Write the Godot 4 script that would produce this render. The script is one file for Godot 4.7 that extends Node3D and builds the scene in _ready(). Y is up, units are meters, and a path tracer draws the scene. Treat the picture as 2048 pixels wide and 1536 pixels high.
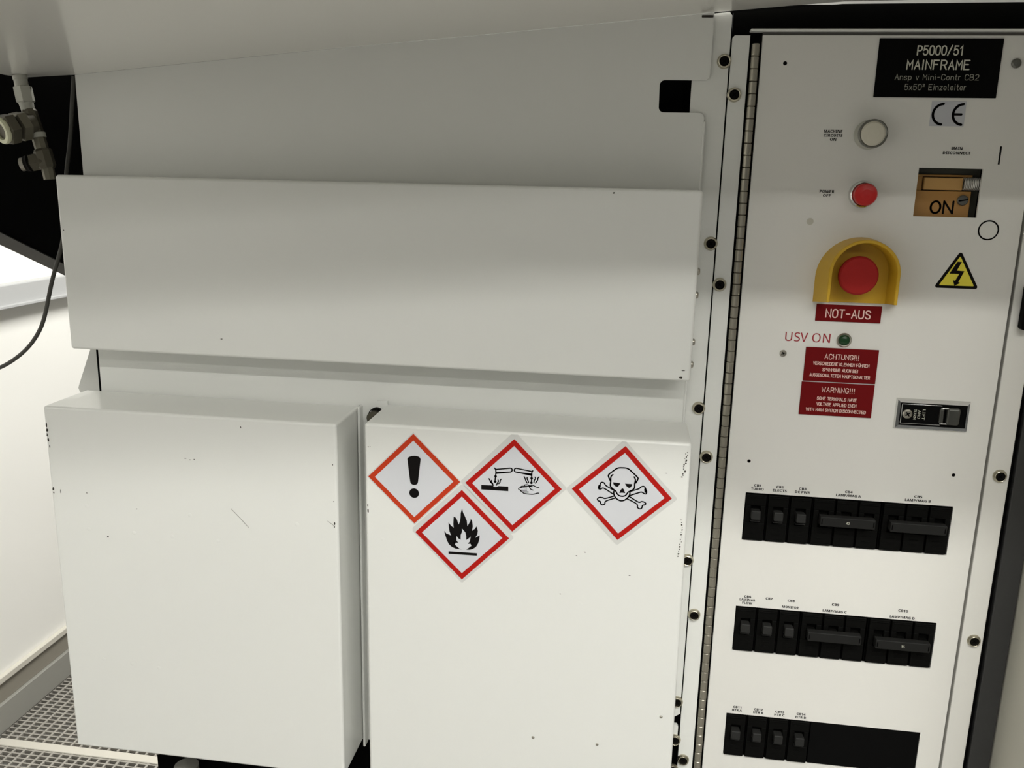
extends Node3D
# A cleanroom tool seen close up: white sheet-metal covers on the left, an electrical cabinet door on the right.
# x right, y up, z towards the viewer; the cabinet face is the plane z = 0, the floor is y = 0.

var M := {}
var rng := RandomNumberGenerator.new()
var font: SystemFont
var bold: SystemFont
var cabinet: Node3D

func _ready() -> void:
	rng.seed = 7
	# ---------------------------------------------------------------- camera
	var cam := Camera3D.new()
	cam.name = "camera"
	cam.position = Vector3(0, 1.42, 0.92)
	cam.rotation_degrees = Vector3(-13.11042, 7.89938, 1.35799)
	cam.fov = 47.46
	cam.near = 0.02
	cam.current = true
	add_child(cam)
	# ---------------------------------------------------------------- surroundings, exposure
	var env := Environment.new()
	env.background_mode = Environment.BG_COLOR
	env.background_color = Color(0.02, 0.02, 0.02)
	env.tonemap_mode = Environment.TONE_MAPPER_LINEAR
	env.tonemap_exposure = 1.44
	env.sdfgi_enabled = true
	env.ssao_enabled = true
	env.ssil_enabled = true
	var we := WorldEnvironment.new()
	we.name = "surroundings"
	we.environment = env
	add_child(we)
	font = SystemFont.new()
	font.font_names = PackedStringArray(["Droid Sans"])
	bold = SystemFont.new()
	bold.font_names = PackedStringArray(["Droid Sans"])
	bold.font_weight = 700
	materials()
	# ---------------------------------------------------------------- ceiling lights (fitting, diffuser and light together)
	ceiling_light(Vector3(0.75, 2.6, 1.30), 2.4, 0.12, 2.7, "ceiling light strip nearest to the machine, over the aisle")
	ceiling_light(Vector3(0.75, 2.6, 2.00), 2.4, 0.12, 2.5, "ceiling light strip in the middle of the aisle")
	ceiling_light(Vector3(0.75, 2.6, 2.90), 2.4, 0.12, 2.0, "ceiling light strip nearest to the rear wall of the aisle")
	ceiling_light(Vector3(-0.25, 2.6, -1.2), 0.9, 0.3, 5.2, "short ceiling light over the passage beside the left wall")
	room()
	chassis()
	covers()
	stickers()
	posts()
	door()
	door_devices()
	breakers()
	fittings()

# ==================================================================== materials
func mat(key: String, c: Color, rough := 0.4, metal := 0.0, spec := 0.5) -> StandardMaterial3D:
	var m := StandardMaterial3D.new()
	m.resource_name = key
	m.albedo_color = c
	m.roughness = rough
	m.metallic = metal
	m.metallic_specular = spec
	M[key] = m
	return m

func paint(key: String, c: Color, rough: float, bump := 0.25) -> StandardMaterial3D:
	# powder coat: one colour with the faint orange peel of sprayed paint
	var m := mat(key, c, rough)
	var n := FastNoiseLite.new()
	n.seed = 3
	n.frequency = 0.02
	n.fractal_octaves = 2
	var t := NoiseTexture2D.new()
	t.width = 256
	t.height = 256
	t.seamless = true
	t.as_normal_map = true
	t.bump_strength = 1.0
	t.noise = n
	m.normal_enabled = true
	m.normal_texture = t
	m.normal_scale = bump
	m.uv1_triplanar = true
	m.uv1_world_triplanar = true
	m.uv1_scale = Vector3(22, 22, 22)
	return m

func materials() -> void:
	paint("white_paint", Color8(232, 233, 229), 0.30, 0.05)
	paint("hood_paint", Color8(236, 235, 229), 0.17, 0.02)
	paint("door_paint", Color8(230, 229, 224), 0.33, 0.05)
	mat("wall_white", Color8(240, 239, 234), 0.6)
	mat("wall_grey", Color8(96, 97, 97), 0.6)
	mat("ceiling_grey", Color8(150, 150, 148), 0.6)
	mat("rail_white", Color8(176, 177, 177), 0.4)
	mat("base_grey", Color8(150, 149, 142), 0.45)
	mat("groove_grey", Color8(140, 135, 124), 0.5)
	mat("grate_grey", Color8(160, 156, 148), 0.5)
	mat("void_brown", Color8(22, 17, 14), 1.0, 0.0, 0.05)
	mat("beam_white", Color8(205, 201, 190), 0.45)
	mat("floor_tile", Color8(150, 148, 144), 0.5)
	mat("black", Color8(12, 12, 11), 0.6, 0.0, 0.12)
	mat("soft_black", Color8(10, 10, 10), 0.9, 0.0, 0.1)
	mat("breaker_black", Color8(14, 14, 13), 0.55, 0.0, 0.15)
	mat("toggle_grey", Color8(40, 40, 39), 0.55, 0.0, 0.3)
	mat("bar_grey", Color8(33, 33, 32), 0.55, 0.0, 0.25)
	mat("charcoal", Color8(52, 52, 52), 0.55)
	mat("rim_grey", Color8(84, 82, 78), 0.5)
	mat("plate_black", Color8(14, 14, 14), 0.5, 0.0, 0.12)
	mat("ink", Color8(18, 16, 16), 0.6, 0.0, 0.2)
	mat("letter_white", Color8(205, 205, 190), 0.5)
	mat("letter_dim", Color8(150, 150, 138), 0.5)
	mat("letter_pink", Color8(240, 205, 195), 0.5)
	mat("plate_red", Color8(112, 22, 24), 0.5, 0.0, 0.15)
	mat("text_red", Color8(160, 24, 40), 0.5)
	mat("tape", Color8(231, 230, 225), 0.45)
	mat("silver_tape", Color8(196, 198, 204), 0.35)
	mat("ghs_face", Color8(212, 214, 219), 0.35)
	mat("ghs_back", Color8(211, 212, 209), 0.3)
	mat("ghs_red", Color8(176, 30, 24), 0.5, 0.0, 0.2)
	mat("ghs_orange", Color8(192, 62, 34), 0.5, 0.0, 0.2)
	mat("sign_yellow", Color8(238, 224, 70), 0.45)
	mat("shroud_yellow", Color8(206, 164, 38), 0.42)
	mat("button_red", Color8(168, 44, 42), 0.6, 0.0, 0.2)
	mat("push_red", Color8(190, 30, 28), 0.3)
	mat("lens_white", Color8(214, 210, 194), 0.35)
	mat("lamp_green", Color8(12, 58, 24), 0.3)
	mat("tan", Color8(186, 138, 74), 0.5)
	mat("tan_light", Color8(204, 160, 96), 0.45)
	mat("olive_dark", Color8(72, 72, 62), 0.6)
	mat("shade_panel", Color8(200, 198, 186), 0.5)
	mat("steel", Color8(176, 172, 162), 0.32, 0.9)
	mat("hinge_steel", Color8(168, 163, 150), 0.34, 0.85)
	mat("chrome", Color8(214, 214, 212), 0.12, 1.0)
	mat("brass_steel", Color8(190, 184, 166), 0.24, 0.95)
	mat("screw_black", Color8(16, 14, 12), 0.55, 0.0, 0.2)
	mat("fitting_steel", Color8(118, 114, 100), 0.4, 0.6)
	mat("fitting_dark", Color8(92, 88, 76), 0.45, 0.6)
	mat("white_plastic", Color8(182, 182, 172), 0.4)
	mat("cream_ring", Color8(216, 216, 186), 0.4)
	mat("cable_grey", Color8(70, 69, 64), 0.5)
	mat("chip_dark", Color8(46, 42, 34), 0.8)
	mat("knob_grey", Color8(112, 112, 106), 0.3, 0.7)
	mat("knob_dark", Color8(82, 82, 78), 0.35, 0.6)
	mat("bright_spring", Color8(228, 226, 220), 0.35, 0.6)
	mat("lamp_case", Color8(225, 225, 220), 0.5)
	var g := mat("lamp_glow", Color8(255, 252, 242), 0.6)
	g.emission_enabled = true
	g.emission = Color8(255, 250, 238)
	g.emission_energy_multiplier = 2.0

# ==================================================================== node helpers
func tag(o: Node3D, label := "", category := "", group := "", kind := "") -> Node3D:
	if label: o.set_meta("label", label)
	if category: o.set_meta("category", category)
	if group: o.set_meta("group", group)
	if kind: o.set_meta("kind", kind)
	return o

func numbered(called: String) -> String:
	if not has_node(NodePath(called)):
		return called
	var k := 1
	while has_node(NodePath("%s_%03d" % [called, k])):
		k += 1
	return "%s_%03d" % [called, k]

func thing(called: String, label: String, category: String, at := Vector3.ZERO, group := "") -> Node3D:
	var o := Node3D.new()
	o.name = numbered(called)
	add_child(o)
	o.position = at
	return tag(o, label, category, group)

func structure(called: String) -> Node3D:
	var o := Node3D.new()
	o.name = called
	add_child(o)
	return tag(o, "", "", "", "structure")

func part(parent: Node, called: String, mesh: Mesh, m: String, at := Vector3.ZERO, turn := Vector3.ZERO) -> MeshInstance3D:
	var o := MeshInstance3D.new()
	var n := called
	var k := 1
	while parent.has_node(NodePath(n)):
		n = "%s_%03d" % [called, k]
		k += 1
	o.name = n
	o.mesh = mesh
	o.material_override = M[m]
	o.position = at
	o.rotation = turn
	parent.add_child(o, true)
	return o

# ==================================================================== shape helpers
func begin() -> SurfaceTool:
	var st := SurfaceTool.new()
	st.begin(Mesh.PRIMITIVE_TRIANGLES)
	return st

func tri(st: SurfaceTool, a: Vector3, b: Vector3, c: Vector3, na: Vector3, nb: Vector3, nc: Vector3) -> void:
	# front faces run clockwise seen from outside
	if (c - a).cross(b - a).dot(na + nb + nc) < 0.0:
		var t := b
		b = c
		c = t
		t = nb
		nb = nc
		nc = t
	st.set_normal(na)
	st.add_vertex(a)
	st.set_normal(nb)
	st.add_vertex(b)
	st.set_normal(nc)
	st.add_vertex(c)

func quad(st: SurfaceTool, a: Vector3, b: Vector3, c: Vector3, d: Vector3, n: Vector3) -> void:
	tri(st, a, b, c, n, n, n)
	tri(st, a, c, d, n, n, n)

func add_box(st: SurfaceTool, c: Vector3, s: Vector3) -> void:
	var h := s * 0.5
	for ax in 3:
		var u := Vector3.ZERO
		var v := Vector3.ZERO
		var n := Vector3.ZERO
		n[ax] = h[ax]
		u[(ax + 1) % 3] = h[(ax + 1) % 3]
		v[(ax + 2) % 3] = h[(ax + 2) % 3]
		for sg in [1.0, -1.0]:
			var nn: Vector3 = n.normalized() * sg
			quad(st, c + n * sg + u + v, c + n * sg - u + v, c + n * sg - u - v, c + n * sg + u - v, nn)

func box(s: Vector3) -> ArrayMesh:
	var st := begin()
	add_box(st, Vector3.ZERO, s)
	return st.commit()

func rbox(s: Vector3, r: float, seg := 3) -> ArrayMesh:
	# a box with rounded edges and corners
	var st := begin()
	add_rbox(st, Vector3.ZERO, s, r, seg)
	return st.commit()

func add_rbox(st: SurfaceTool, at: Vector3, s: Vector3, r: float, seg := 3) -> void:
	var h := s * 0.5
	r = minf(r, minf(h.x, minf(h.y, h.z)) * 0.999)
	var inner := h - Vector3(r, r, r)
	for ax in 3:
		var a1 := (ax + 1) % 3
		var a2 := (ax + 2) % 3
		var lu := steps(h[a1], r, seg)
		var lv := steps(h[a2], r, seg)
		for sg in [1.0, -1.0]:
			for i in lu.size() - 1:
				for j in lv.size() - 1:
					var p: Array[Vector3] = []
					var n: Array[Vector3] = []
					for k in [[0, 0], [1, 0], [1, 1], [0, 1]]:
						var q := Vector3.ZERO
						q[ax] = h[ax] * sg
						q[a1] = lu[i + k[0]]
						q[a2] = lv[j + k[1]]
						var core := q.clamp(-inner, inner)
						var d := (q - core).normalized()
						p.append(at + core + d * r)
						n.append(d)
					tri(st, p[0], p[1], p[2], n[0], n[1], n[2])
					tri(st, p[0], p[2], p[3], n[0], n[2], n[3])

func steps(h: float, r: float, seg: int) -> PackedFloat32Array:
	var o := PackedFloat32Array()
	for i in seg + 1:
		o.append(-h + r - r * tan(PI / 4.0 * (1.0 - float(i) / seg)))
	for i in seg + 1:
		o.append(h - r + r * tan(PI / 4.0 * float(i) / seg))
	return o

func add_lathe(st: SurfaceTool, prof: Array, seg := 24, sides := false) -> void:
	# turned about z; prof holds [radius, z]; sides = facets stay flat (nuts)
	for k in prof.size() - 1:
		var r0: float = prof[k][0]
		var z0: float = prof[k][1]
		var r1: float = prof[k + 1][0]
		var z1: float = prof[k + 1][1]
		var nr := z1 - z0
		var nz := r0 - r1
		var l := maxf(sqrt(nr * nr + nz * nz), 1e-9)
		nr /= l
		nz /= l
		for i in seg:
			var a := TAU * i / seg
			var b := TAU * (i + 1) / seg
			var ca := Vector3(cos(a), sin(a), 0)
			var cb := Vector3(cos(b), sin(b), 0)
			var na := ca * nr + Vector3(0, 0, nz)
			var nb := cb * nr + Vector3(0, 0, nz)
			if sides:
				na = (na + nb).normalized()
				nb = na
			if r1 > 0.0:
				tri(st, ca * r0 + Vector3(0, 0, z0), ca * r1 + Vector3(0, 0, z1), cb * r1 + Vector3(0, 0, z1), na, na, nb)
			if r0 > 0.0:
				tri(st, ca * r0 + Vector3(0, 0, z0), cb * r1 + Vector3(0, 0, z1), cb * r0 + Vector3(0, 0, z0), na, nb, nb)

func lathe(prof: Array, seg := 24, sides := false) -> ArrayMesh:
	# profiles run from the back (low z) outwards and to the front (high z)
	var st := begin()
	add_lathe(st, prof, seg, sides)
	return st.commit()

func add_prism(st: SurfaceTool, poly: PackedVector2Array, z0: float, z1: float) -> void:
	var idx := Geometry2D.triangulate_polygon(poly)
	for i in range(0, idx.size(), 3):
		var a := poly[idx[i]]
		var b := poly[idx[i + 1]]
		var c := poly[idx[i + 2]]
		var f := Vector3.BACK
		tri(st, Vector3(a.x, a.y, z1), Vector3(b.x, b.y, z1), Vector3(c.x, c.y, z1), f, f, f)
		tri(st, Vector3(a.x, a.y, z0), Vector3(b.x, b.y, z0), Vector3(c.x, c.y, z0), -f, -f, -f)
	var cw := Geometry2D.is_polygon_clockwise(poly)
	for i in poly.size():
		var p := poly[i]
		var q := poly[(i + 1) % poly.size()]
		var e := (q - p).normalized()
		var n := Vector3(e.y, -e.x, 0) * (-1.0 if cw else 1.0)
		quad(st, Vector3(p.x, p.y, z0), Vector3(q.x, q.y, z0), Vector3(q.x, q.y, z1), Vector3(p.x, p.y, z1), n)

func prism(poly: PackedVector2Array, z0: float, z1: float) -> ArrayMesh:
	var st := begin()
	add_prism(st, poly, z0, z1)
	return st.commit()

func pts(text: String, k := 0.001) -> PackedVector2Array:
	# "x,y x,y ..." in millimetres
	var o := PackedVector2Array()
	for w in text.split(" ", false):
		var v := w.split(",")
		o.append(Vector2(v[0].to_float(), v[1].to_float()) * k)
	return o

func rect(x0: float, y0: float, x1: float, y1: float) -> PackedVector2Array:
	return PackedVector2Array([Vector2(x0, y0), Vector2(x1, y0), Vector2(x1, y1), Vector2(x0, y1)])

func add_flat(st: SurfaceTool, poly: PackedVector2Array, z: float) -> void:
	var idx := Geometry2D.triangulate_polygon(poly)
	var f := Vector3.BACK
	for i in range(0, idx.size(), 3):
		tri(st, Vector3(poly[idx[i]].x, poly[idx[i]].y, z), Vector3(poly[idx[i + 1]].x, poly[idx[i + 1]].y, z), Vector3(poly[idx[i + 2]].x, poly[idx[i + 2]].y, z), f, f, f)

func add_disc(st: SurfaceTool, c: Vector2, r: float, z: float, seg := 12) -> void:
	var o := PackedVector2Array()
	for i in seg:
		o.append(c + Vector2(cos(TAU * i / seg), sin(TAU * i / seg)) * r)
	add_flat(st, o, z)

func add_ribbon(st: SurfaceTool, p: PackedVector2Array, w: float, z: float, closed := false) -> void:
	# a printed line of constant width with round joints
	var n := p.size()
	for i in (n if closed else n - 1):
		var a := p[i]
		var b := p[(i + 1) % n]
		var e := (b - a).normalized().orthogonal() * w * 0.5
		add_flat(st, PackedVector2Array([a + e, b + e, b - e, a - e]), z)
	for q in p:
		add_disc(st, q, w * 0.5, z, 10)

func smooth(p: PackedVector2Array, n := 5) -> PackedVector2Array:
	# a soft line through the points
	var o := PackedVector2Array()
	for i in p.size() - 1:
		var a := p[maxi(i - 1, 0)]
		var d := p[mini(i + 2, p.size() - 1)]
		for k in n:
			o.append(p[i].cubic_interpolate(p[i + 1], a, d, float(k) / n))
	o.append(p[p.size() - 1])
	return o

func curve(points: Array, each := 0.004) -> PackedVector3Array:
	var c := Curve3D.new()
	c.bake_interval = each
	for i in points.size():
		var a: Vector3 = points[maxi(i - 1, 0)]
		var b: Vector3 = points[mini(i + 1, points.size() - 1)]
		var t := (b - a) / 6.0
		c.add_point(points[i], -t, t)
	return c.get_baked_points()

func tube(path: PackedVector3Array, r: float, seg := 12) -> ArrayMesh:
	var st := begin()
	var rings: Array = []
	var side := Vector3.RIGHT
	for i in path.size():
		var d := (path[mini(i + 1, path.size() - 1)] - path[maxi(i - 1, 0)]).normalized()
		side = (side - d * side.dot(d))
		if side.length() < 0.05:
			side = d.cross(Vector3.BACK)
		side = side.normalized()
		var up := d.cross(side)
		var ring := PackedVector3Array()
		for k in seg:
			ring.append(side * cos(TAU * k / seg) + up * sin(TAU * k / seg))
		rings.append(ring)
	for i in path.size() - 1:
		for k in seg:
			var l := (k + 1) % seg
			var n00: Vector3 = rings[i][k]
			var n01: Vector3 = rings[i][l]
			var n10: Vector3 = rings[i + 1][k]
			var n11: Vector3 = rings[i + 1][l]
			tri(st, path[i] + n00 * r, path[i + 1] + n10 * r, path[i + 1] + n11 * r, n00, n10, n11)
			tri(st, path[i] + n00 * r, path[i + 1] + n11 * r, path[i] + n01 * r, n00, n11, n01)
	return st.commit()

func add_words(st: SurfaceTool, words: String, c: Vector2, w: float, h: float, z := 0.0, turn := 0.0, face: Font = null) -> void:
	# a line of lettering, h = cap height, w = its width (0 = natural), centred on c
	var t := TextMesh.new()
	t.font = face if face else font
	t.font_size = 48
	t.pixel_size = 0.01
	t.depth = 0.02
	t.curve_step = 3.0
	t.text = words
	var b := t.get_aabb()
	var tall := 0.48 * 0.714
	var sy := h / tall
	var sx := sy if w <= 0.0 else w / b.size.x
	var base := Basis.from_scale(Vector3(sx, sy, 0.008))
	var o := Vector3(-(b.position.x + b.size.x * 0.5) * sx, 0, 0)
	# the cap height sits between the baseline and tall; find the baseline from a plain capital
	var cap := TextMesh.new()
	cap.font = font
	cap.font_size = 48
	cap.pixel_size = 0.01
	cap.depth = 0.02
	cap.text = "H"
	var hb := cap.get_aabb()
	o.y = -(hb.position.y + hb.size.y * 0.5) * sy
	var x := Transform3D(Basis(Vector3.BACK, turn), Vector3(c.x, c.y, z)) * Transform3D(base, o)
	st.append_from(t, 0, x)

# engraved lettering: each sign is a set of strokes on a grid 4 wide and 6 tall; "w" first gives the width
func add_strip(st: SurfaceTool, p: PackedVector2Array, w: float, z: float) -> void:
	# one groove: a strip with mitred bends and round ends that nowhere lies on itself
	var h := w * 0.5
	var closed := p.size() > 3 and p[0].distance_to(p[p.size() - 1]) < 1e-6
	var n := p.size() - 1 if closed else p.size()
	var left: Array[Vector2] = []
	var right: Array[Vector2] = []
	for i in n:
		var d0 := (p[i] - p[(i - 1 + n) % n]).normalized()
		var d1 := (p[(i + 1) % n] - p[i]).normalized()
		if not closed and i == 0: d0 = d1
		if not closed and i == n - 1: d1 = d0
		var m := (d0 + d1).normalized().orthogonal()
		var k := h / maxf(m.dot(d0.orthogonal()), 0.5)
		left.append(p[i] + m * k)
		right.append(p[i] - m * k)
	var f := Vector3.BACK
	for i in (n if closed else n - 1):
		var j := (i + 1) % n
		quad(st, v3(left[i], z), v3(left[j], z), v3(right[j], z), v3(right[i], z), f)
	if not closed:
		for e in [[0, 1], [n - 1, n - 2]]:
			var out := (p[e[0]] - p[e[1]]).normalized()
			var c := p[e[0]]
			for k in 6:
				var a := c + out.rotated(-PI / 2 + PI * k / 6.0) * h
				var b := c + out.rotated(-PI / 2 + PI * (k + 1) / 6.0) * h
				tri(st, v3(c, z), v3(a, z), v3(b, z), f, f, f)

const ENGRAVED := {
	"A": "0,0 2,6 4,0|0.8,2.1 3.2,2.1", "B": "0,0 0,6 2.2,6 3.3,5.6 3.6,4.6 3.3,3.6 2.2,3.2 0,3.2|2.2,3.2 3.5,2.8 4,1.6 3.5,0.4 2.2,0 0,0", "C": "4,4.7 3.5,5.6 2.6,6 1.4,6 0.4,5.4 0,4.3 0,1.7 0.4,0.6 1.4,0 2.6,0 3.5,0.4 4,1.3",
	"D": "0,0 0,6 2,6 3.3,5.5 4,4.2 4,1.8 3.3,0.5 2,0 0,0", "E": "3.8,6 0,6 0,0 3.8,0|0,3.2 3,3.2", "F": "3.8,6 0,6 0,0|0,3.2 3,3.2", "G": "4,4.7 3.5,5.6 2.6,6 1.4,6 0.4,5.4 0,4.3 0,1.7 0.4,0.6 1.4,0 2.6,0 3.6,0.4 4,1.4 4,2.8 2.3,2.8",
	"H": "0,0 0,6|4,0 4,6|0,3.1 4,3.1", "I": "w1 0.5,0 0.5,6", "K": "0,0 0,6|3.9,6 0,2.2|1.4,3.5 4,0", "L": "0,6 0,0 3.7,0", "M": "0,0 0,6 2,2.4 4,6 4,0", "N": "0,0 0,6 4,0 4,6", "O": "1.4,0 2.6,0 3.6,0.5 4,1.7 4,4.3 3.6,5.5 2.6,6 1.4,6 0.4,5.5 0,4.3 0,1.7 0.4,0.5 1.4,0",
	"P": "0,0 0,6 2.4,6 3.6,5.5 4,4.4 3.6,3.3 2.4,2.8 0,2.8", "R": "0,0 0,6 2.4,6 3.6,5.5 4,4.4 3.6,3.3 2.4,2.8 0,2.8|2.2,2.8 4,0", "S": "3.9,4.8 3.4,5.6 2.5,6 1.4,6 0.4,5.4 0.2,4.5 0.7,3.6 3.2,2.6 3.9,1.6 3.6,0.6 2.6,0 1.4,0 0.5,0.4 0,1.2",
	"T": "0,6 4,6|2,6 2,0", "U": "0,6 0,1.7 0.4,0.5 1.4,0 2.6,0 3.6,0.5 4,1.7 4,6", "Ü": "0,6 0,1.7 0.4,0.5 1.4,0 2.6,0 3.6,0.5 4,1.7 4,6|1.2,7.3 1.2,7.5|2.8,7.3 2.8,7.5", "V": "0,6 2,0 4,6", "W": "w5 0,6 1.2,0 2.5,5 3.8,0 5,6", "X": "0,0 4,6|0,6 4,0", "Y": "0,6 2,3 4,6|2,3 2,0",
	"0": "1.4,0 2.6,0 3.6,0.6 4,1.9 4,4.1 3.6,5.4 2.6,6 1.4,6 0.4,5.4 0,4.1 0,1.9 0.4,0.6 1.4,0", "1": "w2.4 0.2,4.4 1.8,6 1.8,0", "2": "0.1,4.6 0.6,5.6 1.5,6 2.6,6 3.6,5.4 3.9,4.4 3.5,3.2 0,0 4,0", "5": "3.7,6 0.6,6 0.2,3.2 1.2,3.8 2.5,3.8 3.6,3.1 4,1.9 3.6,0.7 2.5,0 1.3,0 0.4,0.4 0,1",
	"/": "0,-0.4 3.6,6.4", "-": "w3 0.2,2.9 2.8,2.9", "!": "w1 0.5,6 0.5,1.8|0.5,0.2 0.5,0", "²": "w2 0,5.6 0.5,6.2 1.2,6.2 1.7,5.7 1.5,5.1 0,3.8 1.8,3.8",
	"n": "w3.2 0,0 0,4|0,2.8 0.8,3.8 1.8,4 2.8,3.5 3.2,2.5 3.2,0", "s": "w3 2.9,3.3 2.2,4 0.9,4 0.2,3.2 0.6,2.4 2.4,1.7 2.9,0.9 2.2,0 0.8,0 0,0.7", "p": "w3.2 0,-1.8 0,4|0,2.6 0.7,3.7 1.7,4 2.7,3.5 3.2,2.3 3.2,1.7 2.7,0.5 1.7,0 0.7,0.3 0,1.4", "v": "w3 0,4 1.5,0 3,4", "i": "w1 0.5,0 0.5,4|0.5,5.6 0.5,5.8", "o": "w3.2 1.6,0 2.7,0.5 3.2,1.6 3.2,2.4 2.7,3.5 1.6,4 0.5,3.5 0,2.4 0,1.6 0.5,0.5 1.6,0",
	"t": "w2 0.8,5.6 0.8,0.8 1.3,0 2,0|0,4 2,4", "r": "w2 0,0 0,4|0,2.6 0.7,3.7 1.9,4", "x": "w3 0,0 3,4|0,4 3,0", "z": "w3 0,4 3,4 0,0 3,0", "e": "w3.2 0,2.1 3.2,2.1 3.1,3 2.5,3.8 1.6,4 0.6,3.6 0,2.5 0,1.5 0.6,0.4 1.6,0 2.5,0.2 3.1,0.8", "l": "w1.4 0.3,6 0.3,0.6 0.8,0 1.2,0",
}

func add_engraved(st: SurfaceTool, text: String, c: Vector2, w: float, h: float, stroke: float) -> void:
	var x := 0.0
	var lines: Array[PackedVector2Array] = []
	var lift := 0.0
	for ch in text:
		if ch == " ":
			x += 3.6
			continue
		var g: String = ENGRAVED[ch]
		var wide := 4.0
		if g.begins_with("w"):
			var cut := g.find(" ")
			wide = g.substr(1, cut - 1).to_float()
			g = g.substr(cut + 1)
		for l in g.split("|"):
			var p := pts(l, 1.0)
			for i in p.size():
				p[i].x += x
			lines.append(p)
		x += wide + 1.7
	var total := x - 1.7
	var sx := (w - stroke) / total
	var sy := (h - stroke) / 6.0
	for p in lines:
		for i in p.size():
			p[i] = Vector2(c.x + (p[i].x - total * 0.5) * sx, c.y + (p[i].y - 3.0) * sy)
		add_strip(st, p, stroke, lift)
		lift += 0.00005

func words(parent: Node, called: String, lines: Array, m: String, z: float) -> MeshInstance3D:
	var st := begin()
	for l in lines:
		add_words(st, l[0], Vector2(l[1], l[2]), l[3], l[4], 0.0, 0.0, bold)
	return part(parent, called, st.commit(), m, Vector3(0, 0, z))

func arc(c: Vector2, r: float, a0: float, a1: float, n := 24) -> PackedVector2Array:
	var o := PackedVector2Array()
	for i in n + 1:
		var a := lerpf(a0, a1, float(i) / n)
		o.append(c + Vector2(cos(a), sin(a)) * r)
	return o

# ==================================================================== the room
func ceiling_light(at: Vector3, wide: float, deep: float, energy: float, label: String) -> void:
	var t := thing("ceiling_light", label, "ceiling light", at, "ceiling light strips")
	var st := begin()
	add_box(st, Vector3(0, -0.02, deep * 0.5 + 0.012), Vector3(wide + 0.05, 0.04, 0.024))
	add_box(st, Vector3(0, -0.02, -deep * 0.5 - 0.012), Vector3(wide + 0.05, 0.04, 0.024))
	add_box(st, Vector3(wide * 0.5 + 0.012, -0.02, 0), Vector3(0.024, 0.04, deep))
	add_box(st, Vector3(-wide * 0.5 - 0.012, -0.02, 0), Vector3(0.024, 0.04, deep))
	part(t, "frame", st.commit(), "lamp_case")
	part(t, "diffuser", box(Vector3(wide, 0.01, deep)), "lamp_glow", Vector3(0, -0.012, 0))
	var a := AreaLight3D.new()
	a.name = "lamp"
	a.area_size = Vector2(wide, deep)
	a.area_normalize_energy = true
	a.light_color = Color(1.0, 0.995, 0.975)
	a.light_energy = energy
	a.area_range = 12.0
	a.area_attenuation = 2.0
	a.shadow_enabled = true
	a.position = Vector3(0, -0.024, 0)
	a.rotation_degrees = Vector3(-90, 0, 0)
	t.add_child(a)

func slab(called: String, c: Vector3, s: Vector3, m: String) -> void:
	var o := part(self, called, box(s), m, c)
	tag(o, "", "", "", "structure")

func room() -> void:
	slab("wall_left", Vector3(-1.614, 1.1, 0.25), Vector3(0.1, 3.1, 6.7), "wall_white")
	slab("wall_right", Vector3(2.65, 1.1, 0.25), Vector3(0.1, 3.1, 6.7), "wall_grey")
	slab("wall_back", Vector3(0.5, 1.1, -3.05), Vector3(4.3, 3.1, 0.1), "wall_white")
	slab("wall_front", Vector3(0.5, 1.1, 3.55), Vector3(4.3, 3.1, 0.1), "wall_grey")
	slab("ceiling", Vector3(0.5, 2.66, 0.25), Vector3(4.3, 0.1, 6.7), "ceiling_grey")
	# raised floor: open gratings and a white beam beside the machine, closed tiles elsewhere
	var f := structure("floor")
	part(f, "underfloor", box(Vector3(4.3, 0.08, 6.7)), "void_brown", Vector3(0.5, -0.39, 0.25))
	part(f, "closed_tiles", box(Vector3(3.16, 0.04, 3.4)), "floor_tile", Vector3(1.02, -0.02, 1.8))
	part(f, "closed_tiles", box(Vector3(1.0, 0.04, 2.7)), "floor_tile", Vector3(-1.06, -0.02, 2.15))
	part(f, "closed_tiles", box(Vector3(3.1, 0.04, 2.9)), "floor_tile", Vector3(1.05, -0.02, -1.45))
	part(f, "beam", rbox(Vector3(0.98, 0.05, 0.028), 0.003), "beam_white", Vector3(-1.055, -0.024, -0.838))
	for run in [[-2.6, -0.853], [-0.823, 0.75]]:
		var st := begin()
		var z0: float = run[0]
		var z1: float = run[1]
		var x := -1.556
		while x < -0.56:
			add_box(st, Vector3(x, -0.0040, (z0 + z1) * 0.5), Vector3(0.0055, 0.007, z1 - z0))
			x += 0.0254
		var z := z0 + 0.004
		while z < z1:
			add_box(st, Vector3(-1.056, -0.0038, z), Vector3(1.0, 0.007, 0.0042))
			z += 0.0156
		tag(part(f, "grating", st.commit(), "grate_grey"), "", "", "", "stuff")
	# left wall: cable rail and the stepped base
	var r := structure("trim_1")
	part(r, "rail", rbox(Vector3(0.03, 0.056, 6.4), 0.004), "rail_white", Vector3(-1.549, 1.113, 0.25))
	part(r, "lip", rbox(Vector3(0.012, 0.008, 6.4), 0.002), "rail_white", Vector3(-1.53, 1.088, 0.25))
	var b := structure("baseboard_left")
	part(b, "upper_ledge", rbox(Vector3(0.014, 0.018, 6.4), 0.003), "beam_white", Vector3(-1.557, 0.142, 0.25))
	part(b, "groove", box(Vector3(0.004, 0.056, 6.4)), "groove_grey", Vector3(-1.562, 0.106, 0.25))
	part(b, "base_channel", rbox(Vector3(0.012, 0.076, 6.4), 0.0025), "base_grey", Vector3(-1.5575, 0.039, 0.25))

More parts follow.
